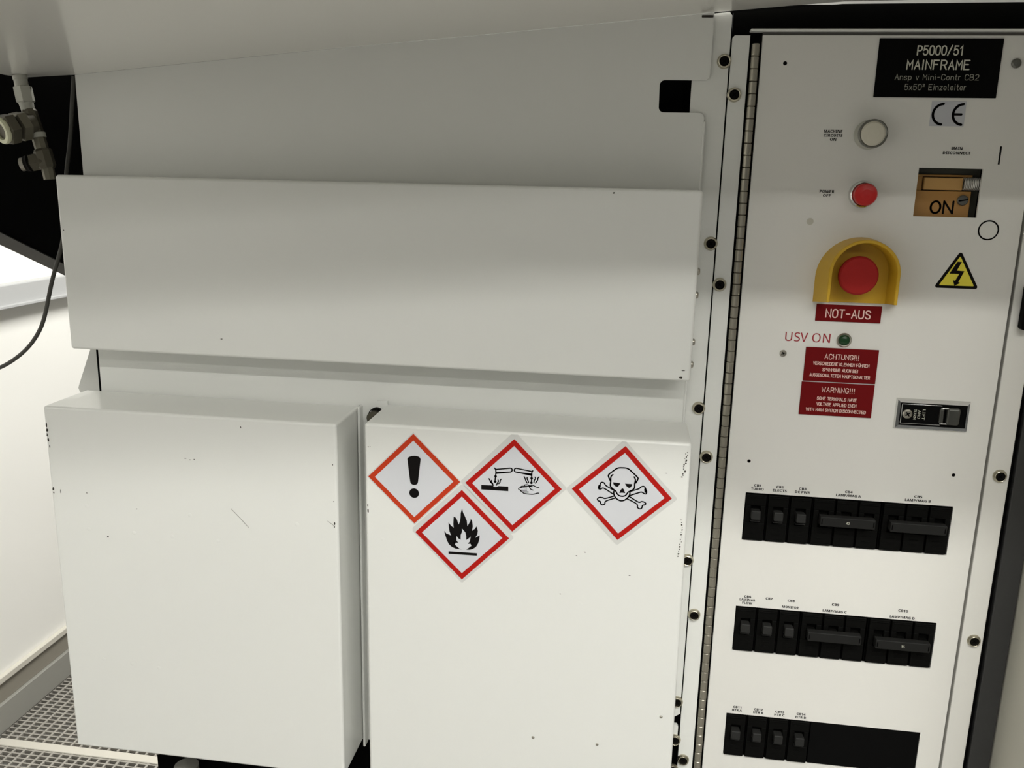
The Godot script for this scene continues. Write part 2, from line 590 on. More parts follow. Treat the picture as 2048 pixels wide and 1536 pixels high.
# ==================================================================== the machine body behind the covers
func chassis() -> void:
	var t := thing("machine_chassis", "black machine frame behind and below the white covers", "frame", Vector3(0, 0, 0))
	var st := begin()
	add_box(st, Vector3(-0.05, 0.80, -0.42), Vector3(1.136, 1.60, 0.72))
	part(t, "body", st.commit(), "soft_black")
	part(t, "inner_box", box(Vector3(0.05, 0.05, 0.02)), "soft_black", Vector3(0.012, 1.515, -0.04))
	part(t, "foot", lathe([[0.0, -0.03], [0.012, -0.03], [0.012, 0.0], [0.016, 0.004], [0.016, 0.02], [0.0, 0.022]], 16), "base_grey", Vector3(-0.5640, 0.622, -0.040), Vector3(-PI / 2, 0, 0))
	part(t, "side_gusset", prism(pts("-600,1262 -664,1262 -714,1143 -664,1010 -600,1010"), -0.108, -0.1), "white_paint")
	# folded bracket seen in the slot between the two low covers
	part(t, "bracket", rbox(Vector3(0.03, 0.012, 0.02), 0.002), "knob_grey", Vector3(-0.272, 0.728, -0.02), Vector3(0, 0, 0.5))
	# black guard plate at the far left with a grey folded rim along its slanted edge
	var g := thing("guard_plate", "black guard plate at the upper left with a grey slanted lower rim", "plate")
	part(g, "plate", prism(pts("-840,1530 -605,1530 -605,1284 -674,1315 -840,1388"), -0.05, -0.03), "soft_black")
	part(g, "rim", prism(pts("-840,1388 -674,1315 -605,1284 -605,1272 -672.4,1301 -840,1371"), -0.05, -0.027), "rim_grey")
	# cabinet interior behind the door
	cabinet = thing("electrical_cabinet", "white electrical cabinet with a black header and a hinged door, on the right", "cabinet")
	var c := cabinet
	part(c, "header", prism(pts("79.5,1560 620,1560 620,1591.6 334,1591.4 180,1590.4 130,1586.6 79.5,1582.7"), -0.03, -0.004), "black")
	part(c, "drip_rail", rbox(Vector3(0.45, 0.0022, 0.012), 0.0008), "white_paint", Vector3(0.3207, 1.5655, 0.002))
	part(c, "rail_web", box(Vector3(0.438, 0.0026, 0.004)), "rim_grey", Vector3(0.327, 1.5631, -0.001))

# ==================================================================== white covers
func hood_y(x: float) -> float:
	var k := [[-0.9, 1.507], [-0.675, 1.5168], [-0.611, 1.5203], [-0.3565, 1.5446], [-0.1225, 1.5650], [0.0583, 1.5815], [0.13, 1.5875], [0.18, 1.5911], [0.25, 1.5922], [0.334, 1.5926], [0.9, 1.5926]]
	for i in k.size() - 1:
		if x <= k[i + 1][0]:
			return lerpf(k[i][1], k[i + 1][1], (x - k[i][0]) / (k[i + 1][0] - k[i][0]))
	return 1.5926

func chips(parent: Node3D, list: Array, z: float) -> void:
	# bare, darkened metal where the paint has been knocked off
	var st := begin()
	for c in list:
		var n := 7
		var poly := PackedVector2Array()
		for i in n:
			var a := TAU * i / n
			var k := rng.randf_range(0.55, 1.0)
			poly.append(Vector2(c[0], c[1]) + Vector2(cos(a) * c[2] * k, sin(a) * c[3] * k))
		add_flat(st, poly, z)
	tag(part(parent, "paint_chips", st.commit(), "chip_dark"), "", "", "", "stuff")

func covers() -> void:
	# hood: the sloping overhang above everything
	var hood := thing("hood", "glossy white overhanging hood along the top of the machine", "hood")
	var st := begin()
	var xs := [-0.675, -0.66, -0.611, -0.3565, -0.1225, 0.0583, 0.13, 0.18, 0.25, 0.334, 0.62]
	for i in xs.size() - 1:
		var a := Vector2(xs[i], hood_y(xs[i]))
		var b := Vector2(xs[i + 1], hood_y(xs[i + 1]))
		var zb := 0.0036
		var zf := 0.45
		var na := Vector3(hood_y(a.x + 0.02) - hood_y(a.x - 0.02), -0.04, 0).normalized()
		var nb := Vector3(hood_y(b.x + 0.02) - hood_y(b.x - 0.02), -0.04, 0).normalized()
		tri(st, Vector3(a.x, a.y, zb), Vector3(b.x, b.y, zb), Vector3(b.x, b.y, zf), na, nb, nb)
		tri(st, Vector3(a.x, a.y, zb), Vector3(b.x, b.y, zf), Vector3(a.x, a.y, zf), na, nb, na)
		quad(st, Vector3(a.x, a.y, zf), Vector3(b.x, b.y, zf), Vector3(b.x, 1.72, zf), Vector3(a.x, 1.72, zf), Vector3.BACK)
		quad(st, Vector3(a.x, a.y, zb), Vector3(b.x, b.y, zb), Vector3(b.x, 1.72, zb), Vector3(a.x, 1.72, zb), Vector3.FORWARD)
		quad(st, Vector3(a.x, 1.72, zb), Vector3(b.x, 1.72, zb), Vector3(b.x, 1.72, zf), Vector3(a.x, 1.72, zf), Vector3.UP)
	for s in [[-0.675, -1.0], [0.62, 1.0]]:
		var y := hood_y(s[0])
		quad(st, Vector3(s[0], y, 0.0036), Vector3(s[0], y, 0.45), Vector3(s[0], 1.72, 0.45), Vector3(s[0], 1.72, 0.0036), Vector3(s[1], 0, 0))
	part(hood, "shell", st.commit(), "hood_paint")

	# upper panel, flat sheet with a rounded notch at its right edge; it runs down behind the covers
	var up := thing("upper_panel", "flat white upper panel with a square dark notch, under the hood", "panel")
	var poly := PackedVector2Array([Vector2(-0.613, 0.745), Vector2(0.0575, 0.745), Vector2(0.0578, 1.484), Vector2(0.0560, 1.4880), Vector2(0.0540, 1.4892)])
	poly.append_array(arc(Vector2(0.0180, 1.4942), 0.005, -PI / 2, -PI, 6))
	poly.append_array(arc(Vector2(0.0176, 1.5148), 0.005, PI, PI / 2, 6))
	poly.append_array(PackedVector2Array([Vector2(0.0566, 1.5198), Vector2(0.0590, 1.5212), Vector2(0.0606, 1.524), Vector2(0.0608, 1.5816)]))
	for x in [-0.1225, -0.3565, -0.6115]:
		poly.append(Vector2(x, hood_y(x) - 0.0001))
	part(up, "sheet", prism(poly, 0.0008, 0.0035), "white_paint")
	part(up, "right_fold", rbox(Vector3(0.0022, 0.33, 0.004), 0.001), "white_paint", Vector3(0.0584, 1.316, 0.0028))
	part(up, "hanging_slot", rbox(Vector3(0.011, 0.0022, 0.0012), 0.0006), "chip_dark", Vector3(0.0545, 1.5782, 0.0036))
	part(up, "edge_gasket", box(Vector3(0.0036, 0.72, 0.004)), "soft_black", Vector3(-0.6152, 1.105, -0.002))

	# middle cover: shallow tray with rolled edges
	var mid := thing("middle_cover", "wide shallow white cover across the middle of the machine", "cover")
	var ms := begin()
	add_rbox(ms, Vector3(-0.2778, 1.3211, 0.0269), Vector3(0.6744, 0.1876, 0.0428), 0.0032, 4)
	part(mid, "tray", ms.commit(), "white_paint")
	for y in [1.3361, 1.3126, 1.2648, 1.2415]:
		part(mid, "side_screw", lathe([[0.0036, -0.0012], [0.0036, 0.0012], [0.0026, 0.0022], [0.0, 0.0024]], 14), "steel", Vector3(0.0604, y, 0.030), Vector3(0, PI / 2, 0))
	chips(mid, [[-0.0256, 1.4105, 0.0012, 0.0009], [-0.4371, 1.2470, 0.0020, 0.0006], [0.052, 1.2385, 0.0022, 0.0005], [0.050, 1.2312, 0.0022, 0.0016], [-0.6100, 1.3571, 0.0007, 0.0010]], 0.0486)

	# low left cover
	var lc := thing("low_cover", "plain white box cover at the lower left, without any stickers", "cover")
	var ls := begin()
	add_rbox(ls, Vector3(-0.4645, 0.9605, 0.0442), Vector3(0.3310, 0.4190, 0.0780), 0.0032, 4)
	part(lc, "shell", ls.commit(), "white_paint")
	part(lc, "rear_flange", rbox(Vector3(0.0030, 0.428, 0.012), 0.0012), "white_paint", Vector3(-0.2966, 0.9575, 0.0102))
	part(lc, "flange_shadow_gap", box(Vector3(0.0012, 0.426, 0.004)), "rim_grey", Vector3(-0.2984, 0.9575, 0.0058))
	part(lc, "bottom_screw", lathe([[0.0028, -0.001], [0.0028, 0.0085], [0.0046, 0.0085], [0.0046, 0.0115], [0.0030, 0.0140], [0.0, 0.0145]], 16), "steel", Vector3(-0.5400, 0.7500, 0.061), Vector3(PI / 2, 0, 0))
	for b in [[-0.5884, 1.1223], [-0.5888, 1.0581], [-0.5885, 1.0305], [-0.5341, 1.0305], [-0.4894, 1.0299], [-0.4670, 1.0568], [-0.4356, 1.0293], [-0.3449, 1.0558], [-0.5850, 0.8700], [-0.5500, 0.8680], [-0.5170, 0.8660]]:
		part(lc, "weld_mark", dome(0.0024, 0.00045), "white_paint", Vector3(b[0], b[1], 0.0831))
	chips(lc, [[-0.6275, 1.1487, 0.0012, 0.0042], [-0.6272, 1.1430, 0.0016, 0.0030], [-0.6277, 1.1375, 0.0010, 0.0026], [-0.6270, 1.1318, 0.0012, 0.0030], [-0.6262, 1.1245, 0.0007, 0.0025], [-0.6270, 1.0749, 0.0013, 0.0030], [-0.6268, 1.0709, 0.0010, 0.0014], [-0.6185, 1.0730, 0.0005, 0.0030],
		[-0.4034, 1.1603, 0.0006, 0.0018], [-0.4680, 1.1215, 0.0016, 0.0005], [-0.4629, 1.1202, 0.0013, 0.0005], [-0.4580, 1.1210, 0.0010, 0.0007], [-0.5870, 1.0733, 0.0010, 0.0007], [-0.5290, 1.0590, 0.0011, 0.0007], [-0.5661, 1.0235, 0.0011, 0.0013], [-0.3037, 1.1258, 0.0007, 0.0009], [-0.3035, 1.0850, 0.0006, 0.0009], [-0.3030, 1.0600, 0.0009, 0.0022], [-0.3033, 1.0565, 0.0007, 0.0016]], 0.0834)
	var sc := begin()
	add_ribbon(sc, PackedVector2Array([Vector2(-0.4190, 1.0680), Vector2(-0.4100, 1.0590), Vector2(-0.4000, 1.0480)]), 0.0006, 0.0834)
	add_ribbon(sc, PackedVector2Array([Vector2(-0.3105, 1.0625), Vector2(-0.3040, 1.0580)]), 0.0006, 0.0834)
	tag(part(lc, "scratches", sc.commit(), "base_grey"), "", "", "", "stuff")

	# low right cover, a little wider at its foot
	var rc := thing("low_cover", "white box cover at the lower right carrying four hazard diamonds", "cover")
	var rs := begin()
	add_rbox(rs, Vector3(-0.1026, 0.9525, 0.04575), Vector3(0.3308, 0.4430, 0.0795), 0.0032, 4)
	var arr := rs.commit()
	var md := MeshDataTool.new()
	md.create_from_surface(arr, 0)
	for i in md.get_vertex_count():
		var v := md.get_vertex(i)
		if v.x > 0.0:
			v.x += (1.172 - v.y) * 0.009
			md.set_vertex(i, v)
	var tapered := ArrayMesh.new()
	md.commit_to_surface(tapered)
	part(rc, "shell", tapered, "white_paint")
	for b in [[-0.0835, 0.8309], [-0.0141, 0.8309], [0.0514, 0.8721]]:
		part(rc, "stud", dome(0.0017, 0.0015), "steel", Vector3(b[0], b[1], 0.0852))
	for b in [[-0.1093, 0.9937], [-0.0385, 0.9936], [0.0329, 0.9932], [-0.2338, 0.8475], [-0.0096, 0.8485], [-0.2015, 0.7866], [-0.250, 1.0480]]:
		part(rc, "weld_mark", dome(0.0028, 0.00045), "white_paint", Vector3(b[0], b[1], 0.0852))
	var right_chips := [[-0.2655, 1.0849, 0.0007, 0.0022], [-0.2652, 1.0783, 0.0008, 0.0034], [-0.2640, 1.1490, 0.0007, 0.0006], [-0.2620, 1.1494, 0.0006, 0.0005]]
	for k in 17:
		right_chips.append([0.0586 - k * 0.00012 + rng.randf_range(-0.0012, 0.0012), 1.1648 - k * 0.0016, rng.randf_range(0.0004, 0.0013), rng.randf_range(0.0005, 0.0013)])
	for k in 16:
		right_chips.append([0.0588 - k * 0.00004 + rng.randf_range(-0.0013, 0.0010), 1.0943 - k * 0.0026, rng.randf_range(0.0004, 0.0011), rng.randf_range(0.0005, 0.0013)])
	for q in [[-0.045, 1.047], [-0.0365, 1.0515], [0.010, 1.030], [-0.060, 1.003], [0.040, 1.142]]:
		right_chips.append([q[0], q[1], 0.0012, 0.0005])
	chips(rc, right_chips, 0.0857)
	# latch between the two low covers
	var la := thing("latch", "small white latch with a dark bolt in the gap between the low covers", "latch")
	part(la, "tab", prism(PackedVector2Array([Vector2(-0.2840, 1.160), Vector2(-0.2665, 1.160), Vector2(-0.2655, 1.1785), Vector2(-0.2775, 1.1780), Vector2(-0.2840, 1.1700)]), 0.006, 0.009), "white_paint")
	part(la, "bolt", lathe([[0.0, 0.0], [0.0075, 0.0], [0.0075, 0.012], [0.006, 0.014], [0.0, 0.0142]], 18), "fitting_dark", Vector3(-0.2785, 1.1610, 0.009))
	part(la, "collar", lathe([[0.0085, 0.0], [0.0085, 0.006], [0.0076, 0.006]], 18), "black", Vector3(-0.2775, 1.1625, 0.009))

func dome(r: float, h: float) -> ArrayMesh:
	var prof := []
	for i in 6:
		var a := PI / 2 * i / 5.0
		prof.append([r * cos(a), h * sin(a)])
	return lathe(prof, 14)

# ==================================================================== hazard diamonds
func diamond(half: float, turn: float) -> PackedVector2Array:
	var o := PackedVector2Array()
	for i in 4:
		o.append(Vector2(0, half).rotated(turn - i * PI / 2))
	return o

func sticker(label: String, at: Vector2, turn: float, half: float, backing: PackedVector2Array, border: String) -> Node3D:
	var t := thing("hazard_sticker", label, "sticker", Vector3(at.x, at.y, 0.0855), "hazard diamonds on the low right cover")
	if backing.size() > 0:
		part(t, "backing", prism(backing, 0.0, 0.0002), "ghs_back")
	part(t, "border", prism(diamond(half, turn), 0.0, 0.0004), border)
	part(t, "face", prism(diamond(half - 0.0072, turn), 0.0, 0.0006), "ghs_face")
	return t

func stickers() -> void:
	var z := 0.00075
	var ex := sticker("hazard diamond with a thick black exclamation mark, orange-red border", Vector2(-0.2157, 1.1173), deg_to_rad(0.5), 0.0487, diamond(0.0503, deg_to_rad(0.5)), "ghs_orange")
	var st := begin()
	add_flat(st, pts("-6.8,21.6 -6,23 -4.3,24.1 -2,25 0.4,25.4 2.8,25.3 5.1,24.8 6.8,23.6 7.3,22 4.5,-2.8 4.1,-4.1 3.3,-5.1 1.9,-5.9 0.3,-6.1 -1.3,-5.9 -2.6,-5.1 -3.4,-4.1 -3.8,-2.8"), z)
	add_disc(st, Vector2(0.0004, -0.0151), 0.0052, z, 28)
	part(ex, "exclamation_mark", st.commit(), "ink")

	var fl := sticker("hazard diamond with a black flame over a bar, red border", Vector2(-0.1646, 1.0596), deg_to_rad(0.6), 0.0497, pts("0,55 3,54 54,3 54,0.5 1.5,-53 -0.5,-53 -52.5,0 -52.5,4 -2,55"), "ghs_red")
	st = begin()
	var flame := "0.3,-15.7 -3.1,-15.3 -6.8,-15.2 -10.6,-13.6 -13.5,-11.1 -15.6,-7.3 -16.9,-3.0 -18.0,0.4 -18.7,3.6 -16.5,0.9 -14.4,-0.7 -11.3,-1.0 -13.0,3.0 -13.7,7.2 -14.2,13.3 -11.6,10.0 -8.7,7.7 -9.1,12.0 -8.5,16.3 -8.8,19.9 -7.1,19.5 -5.6,17.9 -4.8,14.5 -3.4,11.8"
	flame += " -2.1,15.1 -1.5,19.5 -1.4,24.6 0.0,29.6 1.1,25.3 3.2,21.1 5.1,16.6 5.8,10.6 8.0,12.9 9.0,16.9 9.2,19.6 10.8,16.2 11.5,11.0 10.8,6.0 13.6,8.4 15.5,11.4 16.9,6.3 16.4,2.4 14.2,-1.5 17.0,-0.8 18.9,1.7 18.6,-3.1 17.3,-7.6 15.1,-11.7 11.9,-14.1 8.6,-15.3 4.8,-15.5"
	flame += " 8.1,-13.4 10.2,-10.8 12.1,-7.2 9.3,-8.5 6.4,-8.9 8.4,-6.1 9.4,-3.4 9.5,-0.4 7.6,-2.5 4.7,-4.9 4.7,-0.8 3.8,3.5 2.1,5.9 0.1,7.6 0.3,4.1 -1.1,0.5 -1.5,-2.2 -1.1,-5.0 -3.6,-3.7 -5.7,-0.8 -6.4,-3.9 -5.4,-6.4 -3.3,-8.8 -6.5,-8.5 -9.4,-7.2 -7.3,-11.0 -4.7,-13.6 -2.2,-14.9"
	add_flat(st, pts(flame), z)
	add_flat(st, pts("-13.9,-19.1 16.3,-18.6 16.3,-21.4 -13.9,-21.9"), z)
	part(fl, "flame", st.commit(), "ink")

	var co := sticker("hazard diamond with two test tubes dripping on a bar and a hand", Vector2(-0.1120, 1.1176), deg_to_rad(0.1), 0.0496, pts("-3.5,54.4 3.3,54.6 54,2.5 54,0.5 3,-51 -2,-52 -54,-0.5 -54,2"), "ghs_red")
	st = begin()
	var w := 0.0013
	add_ribbon(st, pts("-18.0,16.6 -3.6,18.9 -2.4,18.8 -1.7,18.2 -1.4,17.3 -1.5,16.4 -2.1,15.4 -3.0,14.9 -17.4,12.7"), w, z)
	add_ribbon(st, pts("-19.4,17.9 -18.2,16.2 -18.0,12.3"), w, z)
	add_flat(st, pts("-18.0,13.8 -3.5,15.3 -3.5,14.3 -17.4,11.7"), z)
	add_ribbon(st, pts("-18.1,12.3 -18.3,9.5 -18.7,6.0 -18.6,3.2"), w, z)
	add_disc(st, Vector2(-0.0183, 0.0091), 0.0014, z)
	add_disc(st, Vector2(-0.0186, 0.0034), 0.0014, z)
	for q in ["-25.0,6.1 -23.8,4.0 -23.3,2.5 -21.7,1.0 -20.5,-0.7", "-22.3,4.5 -22.5,2.9 -21.3,1.5 -20.7,-0.7", "-12.6,6.4 -13.5,4.8 -13.6,3.2 -14.9,1.5", "-15.7,5.4 -15.3,3.9 -16.4,1.8 -17.0,-0.2"]:
		add_ribbon(st, smooth(pts(q), 4), 0.0012, z)
	add_flat(st, pts("-32.9,-1.1 -20.9,-0.9 -20.1,-2.0 -18.2,-2.3 -16.4,-1.9 -15.2,-1.1 -5.0,-0.9 -4.9,-5.9 -32.8,-6.1"), z)
	add_ribbon(st, pts("18.9,16.9 2.7,19.3 1.6,18.9 0.9,18.0 0.7,17 1.0,16.0 1.8,15.4 2.8,15.2 18.2,13.5"), w, z)
	add_ribbon(st, pts("19.6,17.9 18.7,16.1 18.6,12.6"), w, z)
	add_flat(st, pts("2.8,15.6 18.4,14.8 18.2,12.2 2.9,14.7"), z)
	add_ribbon(st, pts("18.6,13.4 18.6,9.9 18.6,7.1 18.5,4.8"), w, z)
	add_disc(st, Vector2(0.0186, 0.0097), 0.0014, z)
	add_disc(st, Vector2(0.0185, 0.0049), 0.0014, z)
	for q in ["11.0,10.9 12.2,8.6 12.8,6.7 14.2,4.3", "14.0,10.3 14.1,8.4 15.0,6.9 15.7,5.0", "22.0,11.1 22.6,9.8 21.4,7.7 21.1,5.4", "26.1,11.6 24.8,9.9 24.7,8.0 22.6,4.9"]:
		add_ribbon(st, smooth(pts(q), 4), 0.0012, z)
	for q in ["26.4,0.5 23.4,0.8 20.0,2.3 17.1,1.5 14.8,2.5 11.8,2.1 11.6,0.9", "19.7,0.8 16.3,0.9 8.8,0.5 8.3,-0.9", "14.1,-1.2 7.4,-1.3 5.7,-2.3 5.9,-3.2 7.8,-3.9 14.0,-3.4", "7.8,-4.3 9.4,-5.5 15.6,-5.3", "10.1,-5.7 11.3,-7.0 18.8,-7.4 22.5,-6.7 24.4,-5.8 26.4,-5.6", "16.7,-0.1 17.9,-1.9 20.4,-2.9"]:
		add_ribbon(st, smooth(pts(q), 4), 0.0010, z)
	part(co, "tubes_and_hand", st.commit(), "ink")

	var sk := sticker("hazard diamond with a skull and crossed bones, furthest right of the four", Vector2(-0.0026, 1.1176), deg_to_rad(-1.7), 0.0498, pts("-2,54.4 2,54.3 54.6,-0.4 54.6,-2.4 -0.7,-54.8 -2.7,-54.8 -55.1,-0.3 -55.1,2"), "ghs_red")
	st = begin()
	w = 0.0014
	add_ribbon(st, smooth(pts("-11.3,12.2 -13.4,16.2 -13.9,18.0 -13.2,19.7 -9.2,23.5 -5.8,26.2 -3.2,27.1 -0.2,27.3 2.6,27.3 5.0,26.7 7.2,25.4 9.3,23.5 14.9,18.4 15.3,16.3 13.5,12.3")), w, z)
	add_ribbon(st, smooth(pts("-9.5,19.5 -11.3,17.1 -11.3,12.2 -11.3,7.2 -8.3,4.1 -5.6,2.1 -4.5,0.0 -2.3,-2.0 0.9,-2.6 3.9,-1.6 5.6,0.8 6.8,2.5 10.8,5.0 12.5,7.3 12.5,11.7 13.0,15.6 11.6,18.6")), w, z)
	add_ribbon(st, smooth(pts("-7.7,2.0 -7.5,-1.3 -5.2,-5.0 -2.0,-7.0 0.6,-7.4 3.6,-6.3 6.6,-3.3 8.2,-0.1 8.1,2.6")), w, z)
	for q in ["-9.1,11.5 -1.9,11.1 -2.1,9.8 -3.8,7.2 -5.8,7.1 -8.0,8.6", "2.9,10.9 10.0,11.0 10.0,9.6 8.1,6.7 6.6,6.8 4.4,8.4", "0.4,5.8 1.8,5.2 3.7,0.9 0.4,1.2 -2.2,0.6 -1.0,4.1"]:
		add_flat(st, pts(q), z)
	for q in ["-8.2,3.3 -15.7,7.4 -17.4,9.8 -19.5,10.7 -21.3,9.8 -21.7,8.1 -23.0,6.3 -22.8,3.6 -20.7,3.5 -17.7,4.5 -8.6,-0.8", "7.8,2.9 16.4,6.3 18.8,8.6 21.4,9.4 23.0,8.1 23.9,6.0 24.7,3.9 24.3,1.9 22.6,1.8 19.6,3.2 15.6,1.8 8.5,-1.2", "-7.4,-3.0 -15.6,-6.1 -18.7,-5.5 -21.9,-5.5 -23.6,-7.3 -22.8,-9.1 -20.6,-9.8 -20.0,-12.3 -18.1,-13.2 -16.1,-12.0 -14.9,-8.8 -5.3,-4.7", "7.6,-2.1 17.1,-7.4 20.2,-6.7 22.8,-7.0 24.5,-8.5 23.5,-10.0 21.5,-10.7 20.8,-13.5 19.1,-14.5 16.7,-13.3 15.5,-9.5 6.2,-5.0"]:
		add_ribbon(st, smooth(pts(q)), 0.0013, z)
	for q in [["-21.9,7 -22.3,4.8"], ["23.2,6.5 23.6,3.8"]]:
		add_ribbon(st, pts(q[0]), 0.0022, z)
	part(sk, "skull_and_bones", st.commit(), "ink")

# ==================================================================== posts with cup-washer screws
func cup_screw(parent: Node3D, x: float, y: float, z := 0.0) -> void:
	var s := part(parent, "screw", lathe([[0.0046, 0.0], [0.0046, 0.0010], [0.0038, 0.0020], [0.0, 0.0021]], 20), "screw_black", Vector3(x, y, z))
	part(s, "cup_washer", lathe([[0.0071, 0.0], [0.0069, 0.0012], [0.0058, 0.0034], [0.0053, 0.0037], [0.0048, 0.0034], [0.0045, 0.0008]], 28), "brass_steel")
	var st := begin()
	for a in [PI / 4, -PI / 4]:
		var e := Vector2(cos(a), sin(a))
		add_ribbon(st, PackedVector2Array([e * 0.0021, e * -0.0021]), 0.0009, 0.00218)
	part(s, "cross_slot", st.commit(), "soft_black")

func posts() -> void:
	var a := thing("frame_post", "narrow white post beside the covers, left of the thin black gap", "post")
	part(a, "strip", prism(PackedVector2Array([Vector2(0.0437, 0.8130), Vector2(0.0680, 0.8155), Vector2(0.0780, 0.8225), Vector2(0.0780, 1.5795), Vector2(0.0755, 1.5827), Vector2(0.0437, 1.5796)]), -0.004, 0.0), "white_paint")
	part(a, "lower_tab", prism(PackedVector2Array([Vector2(0.0590, 0.7835), Vector2(0.0768, 0.7835), Vector2(0.0770, 0.8060), Vector2(0.0754, 0.8085), Vector2(0.0590, 0.8085)]), -0.003, 0.001), "white_paint")
	for y in [1.5377, 1.3621, 1.1887, 1.0144, 0.8381]:
		cup_screw(a, 0.0735, y)
	cup_screw(a, 0.0742, 0.7890, 0.001)
	cup_screw(a, 0.0742, 0.7490, 0.0)
	part(a, "backing", box(Vector3(0.030, 0.86, 0.004)), "soft_black", Vector3(0.0665, 1.14, -0.012))
	var b := cabinet
	part(b, "hinge_post", prism(PackedVector2Array([Vector2(0.0793, 0.70), Vector2(0.0962, 0.70), Vector2(0.0962, 1.5615), Vector2(0.0817, 1.5615), Vector2(0.0796, 1.5592)]), -0.004, 0.001), "white_paint")
	for y in [1.5067, 1.3208, 1.1354, 0.9498, 0.7637]:
		cup_screw(b, 0.0853, y, 0.001)
	var c := cabinet
	part(c, "latch_post", rbox(Vector3(0.0224, 0.862, 0.010), 0.0012), "door_paint", Vector3(0.3806, 1.1300, -0.0048))
	for y in [1.1349, 0.9478]:
		cup_screw(c, 0.3822, y, 0.0)
	var d := thing("edge_post", "charcoal post at the far right edge, next to a black slot", "post")
	part(d, "bar", rbox(Vector3(0.0225, 0.85, 0.020), 0.0015), "charcoal", Vector3(0.4088, 1.12, -0.012))
	part(d, "slot", box(Vector3(0.005, 0.85, 0.010)), "soft_black", Vector3(0.3948, 1.12, -0.012))
	var n := thing("side_cabinet", "grey neighbouring cabinet, a sliver of its side in the lower right corner", "cabinet")
	part(n, "body", rbox(Vector3(0.50, 1.50, 0.18), 0.002), "shade_panel", Vector3(0.6715, 0.75, 0.04))
	var h := part(cabinet, "handle", rbox(Vector3(0.018, 0.044, 0.014), 0.003), "black", Vector3(0.3850, 1.3105, 0.0072))
	part(h, "stem", box(Vector3(0.006, 0.02, 0.006)), "black", Vector3(0, 0, -0.0066))
	var g := part(cabinet, "hinge", box(Vector3(0.0116, 0.862, 0.002)), "soft_black", Vector3(0.1022, 1.1300, -0.003))
	var km := lathe([[0.0, -0.0056], [0.0034, -0.0056], [0.0039, -0.0051], [0.0039, 0.0051], [0.0034, 0.0056], [0.0, 0.0056]], 14)
	part(g, "pin", lathe([[0.0025, -0.42], [0.0025, 0.42]], 8), "screw_black", Vector3(0, 0.002, 0.0042), Vector3(PI / 2, 0, 0))
	var y := 1.5482
	while y > 0.71:
		part(g, "knuckle", km, "hinge_steel", Vector3(0.00008 * sin(y * 97.0), y - 1.13, 0.0042), Vector3(PI / 2, 0, 0))
		y -= 0.0116

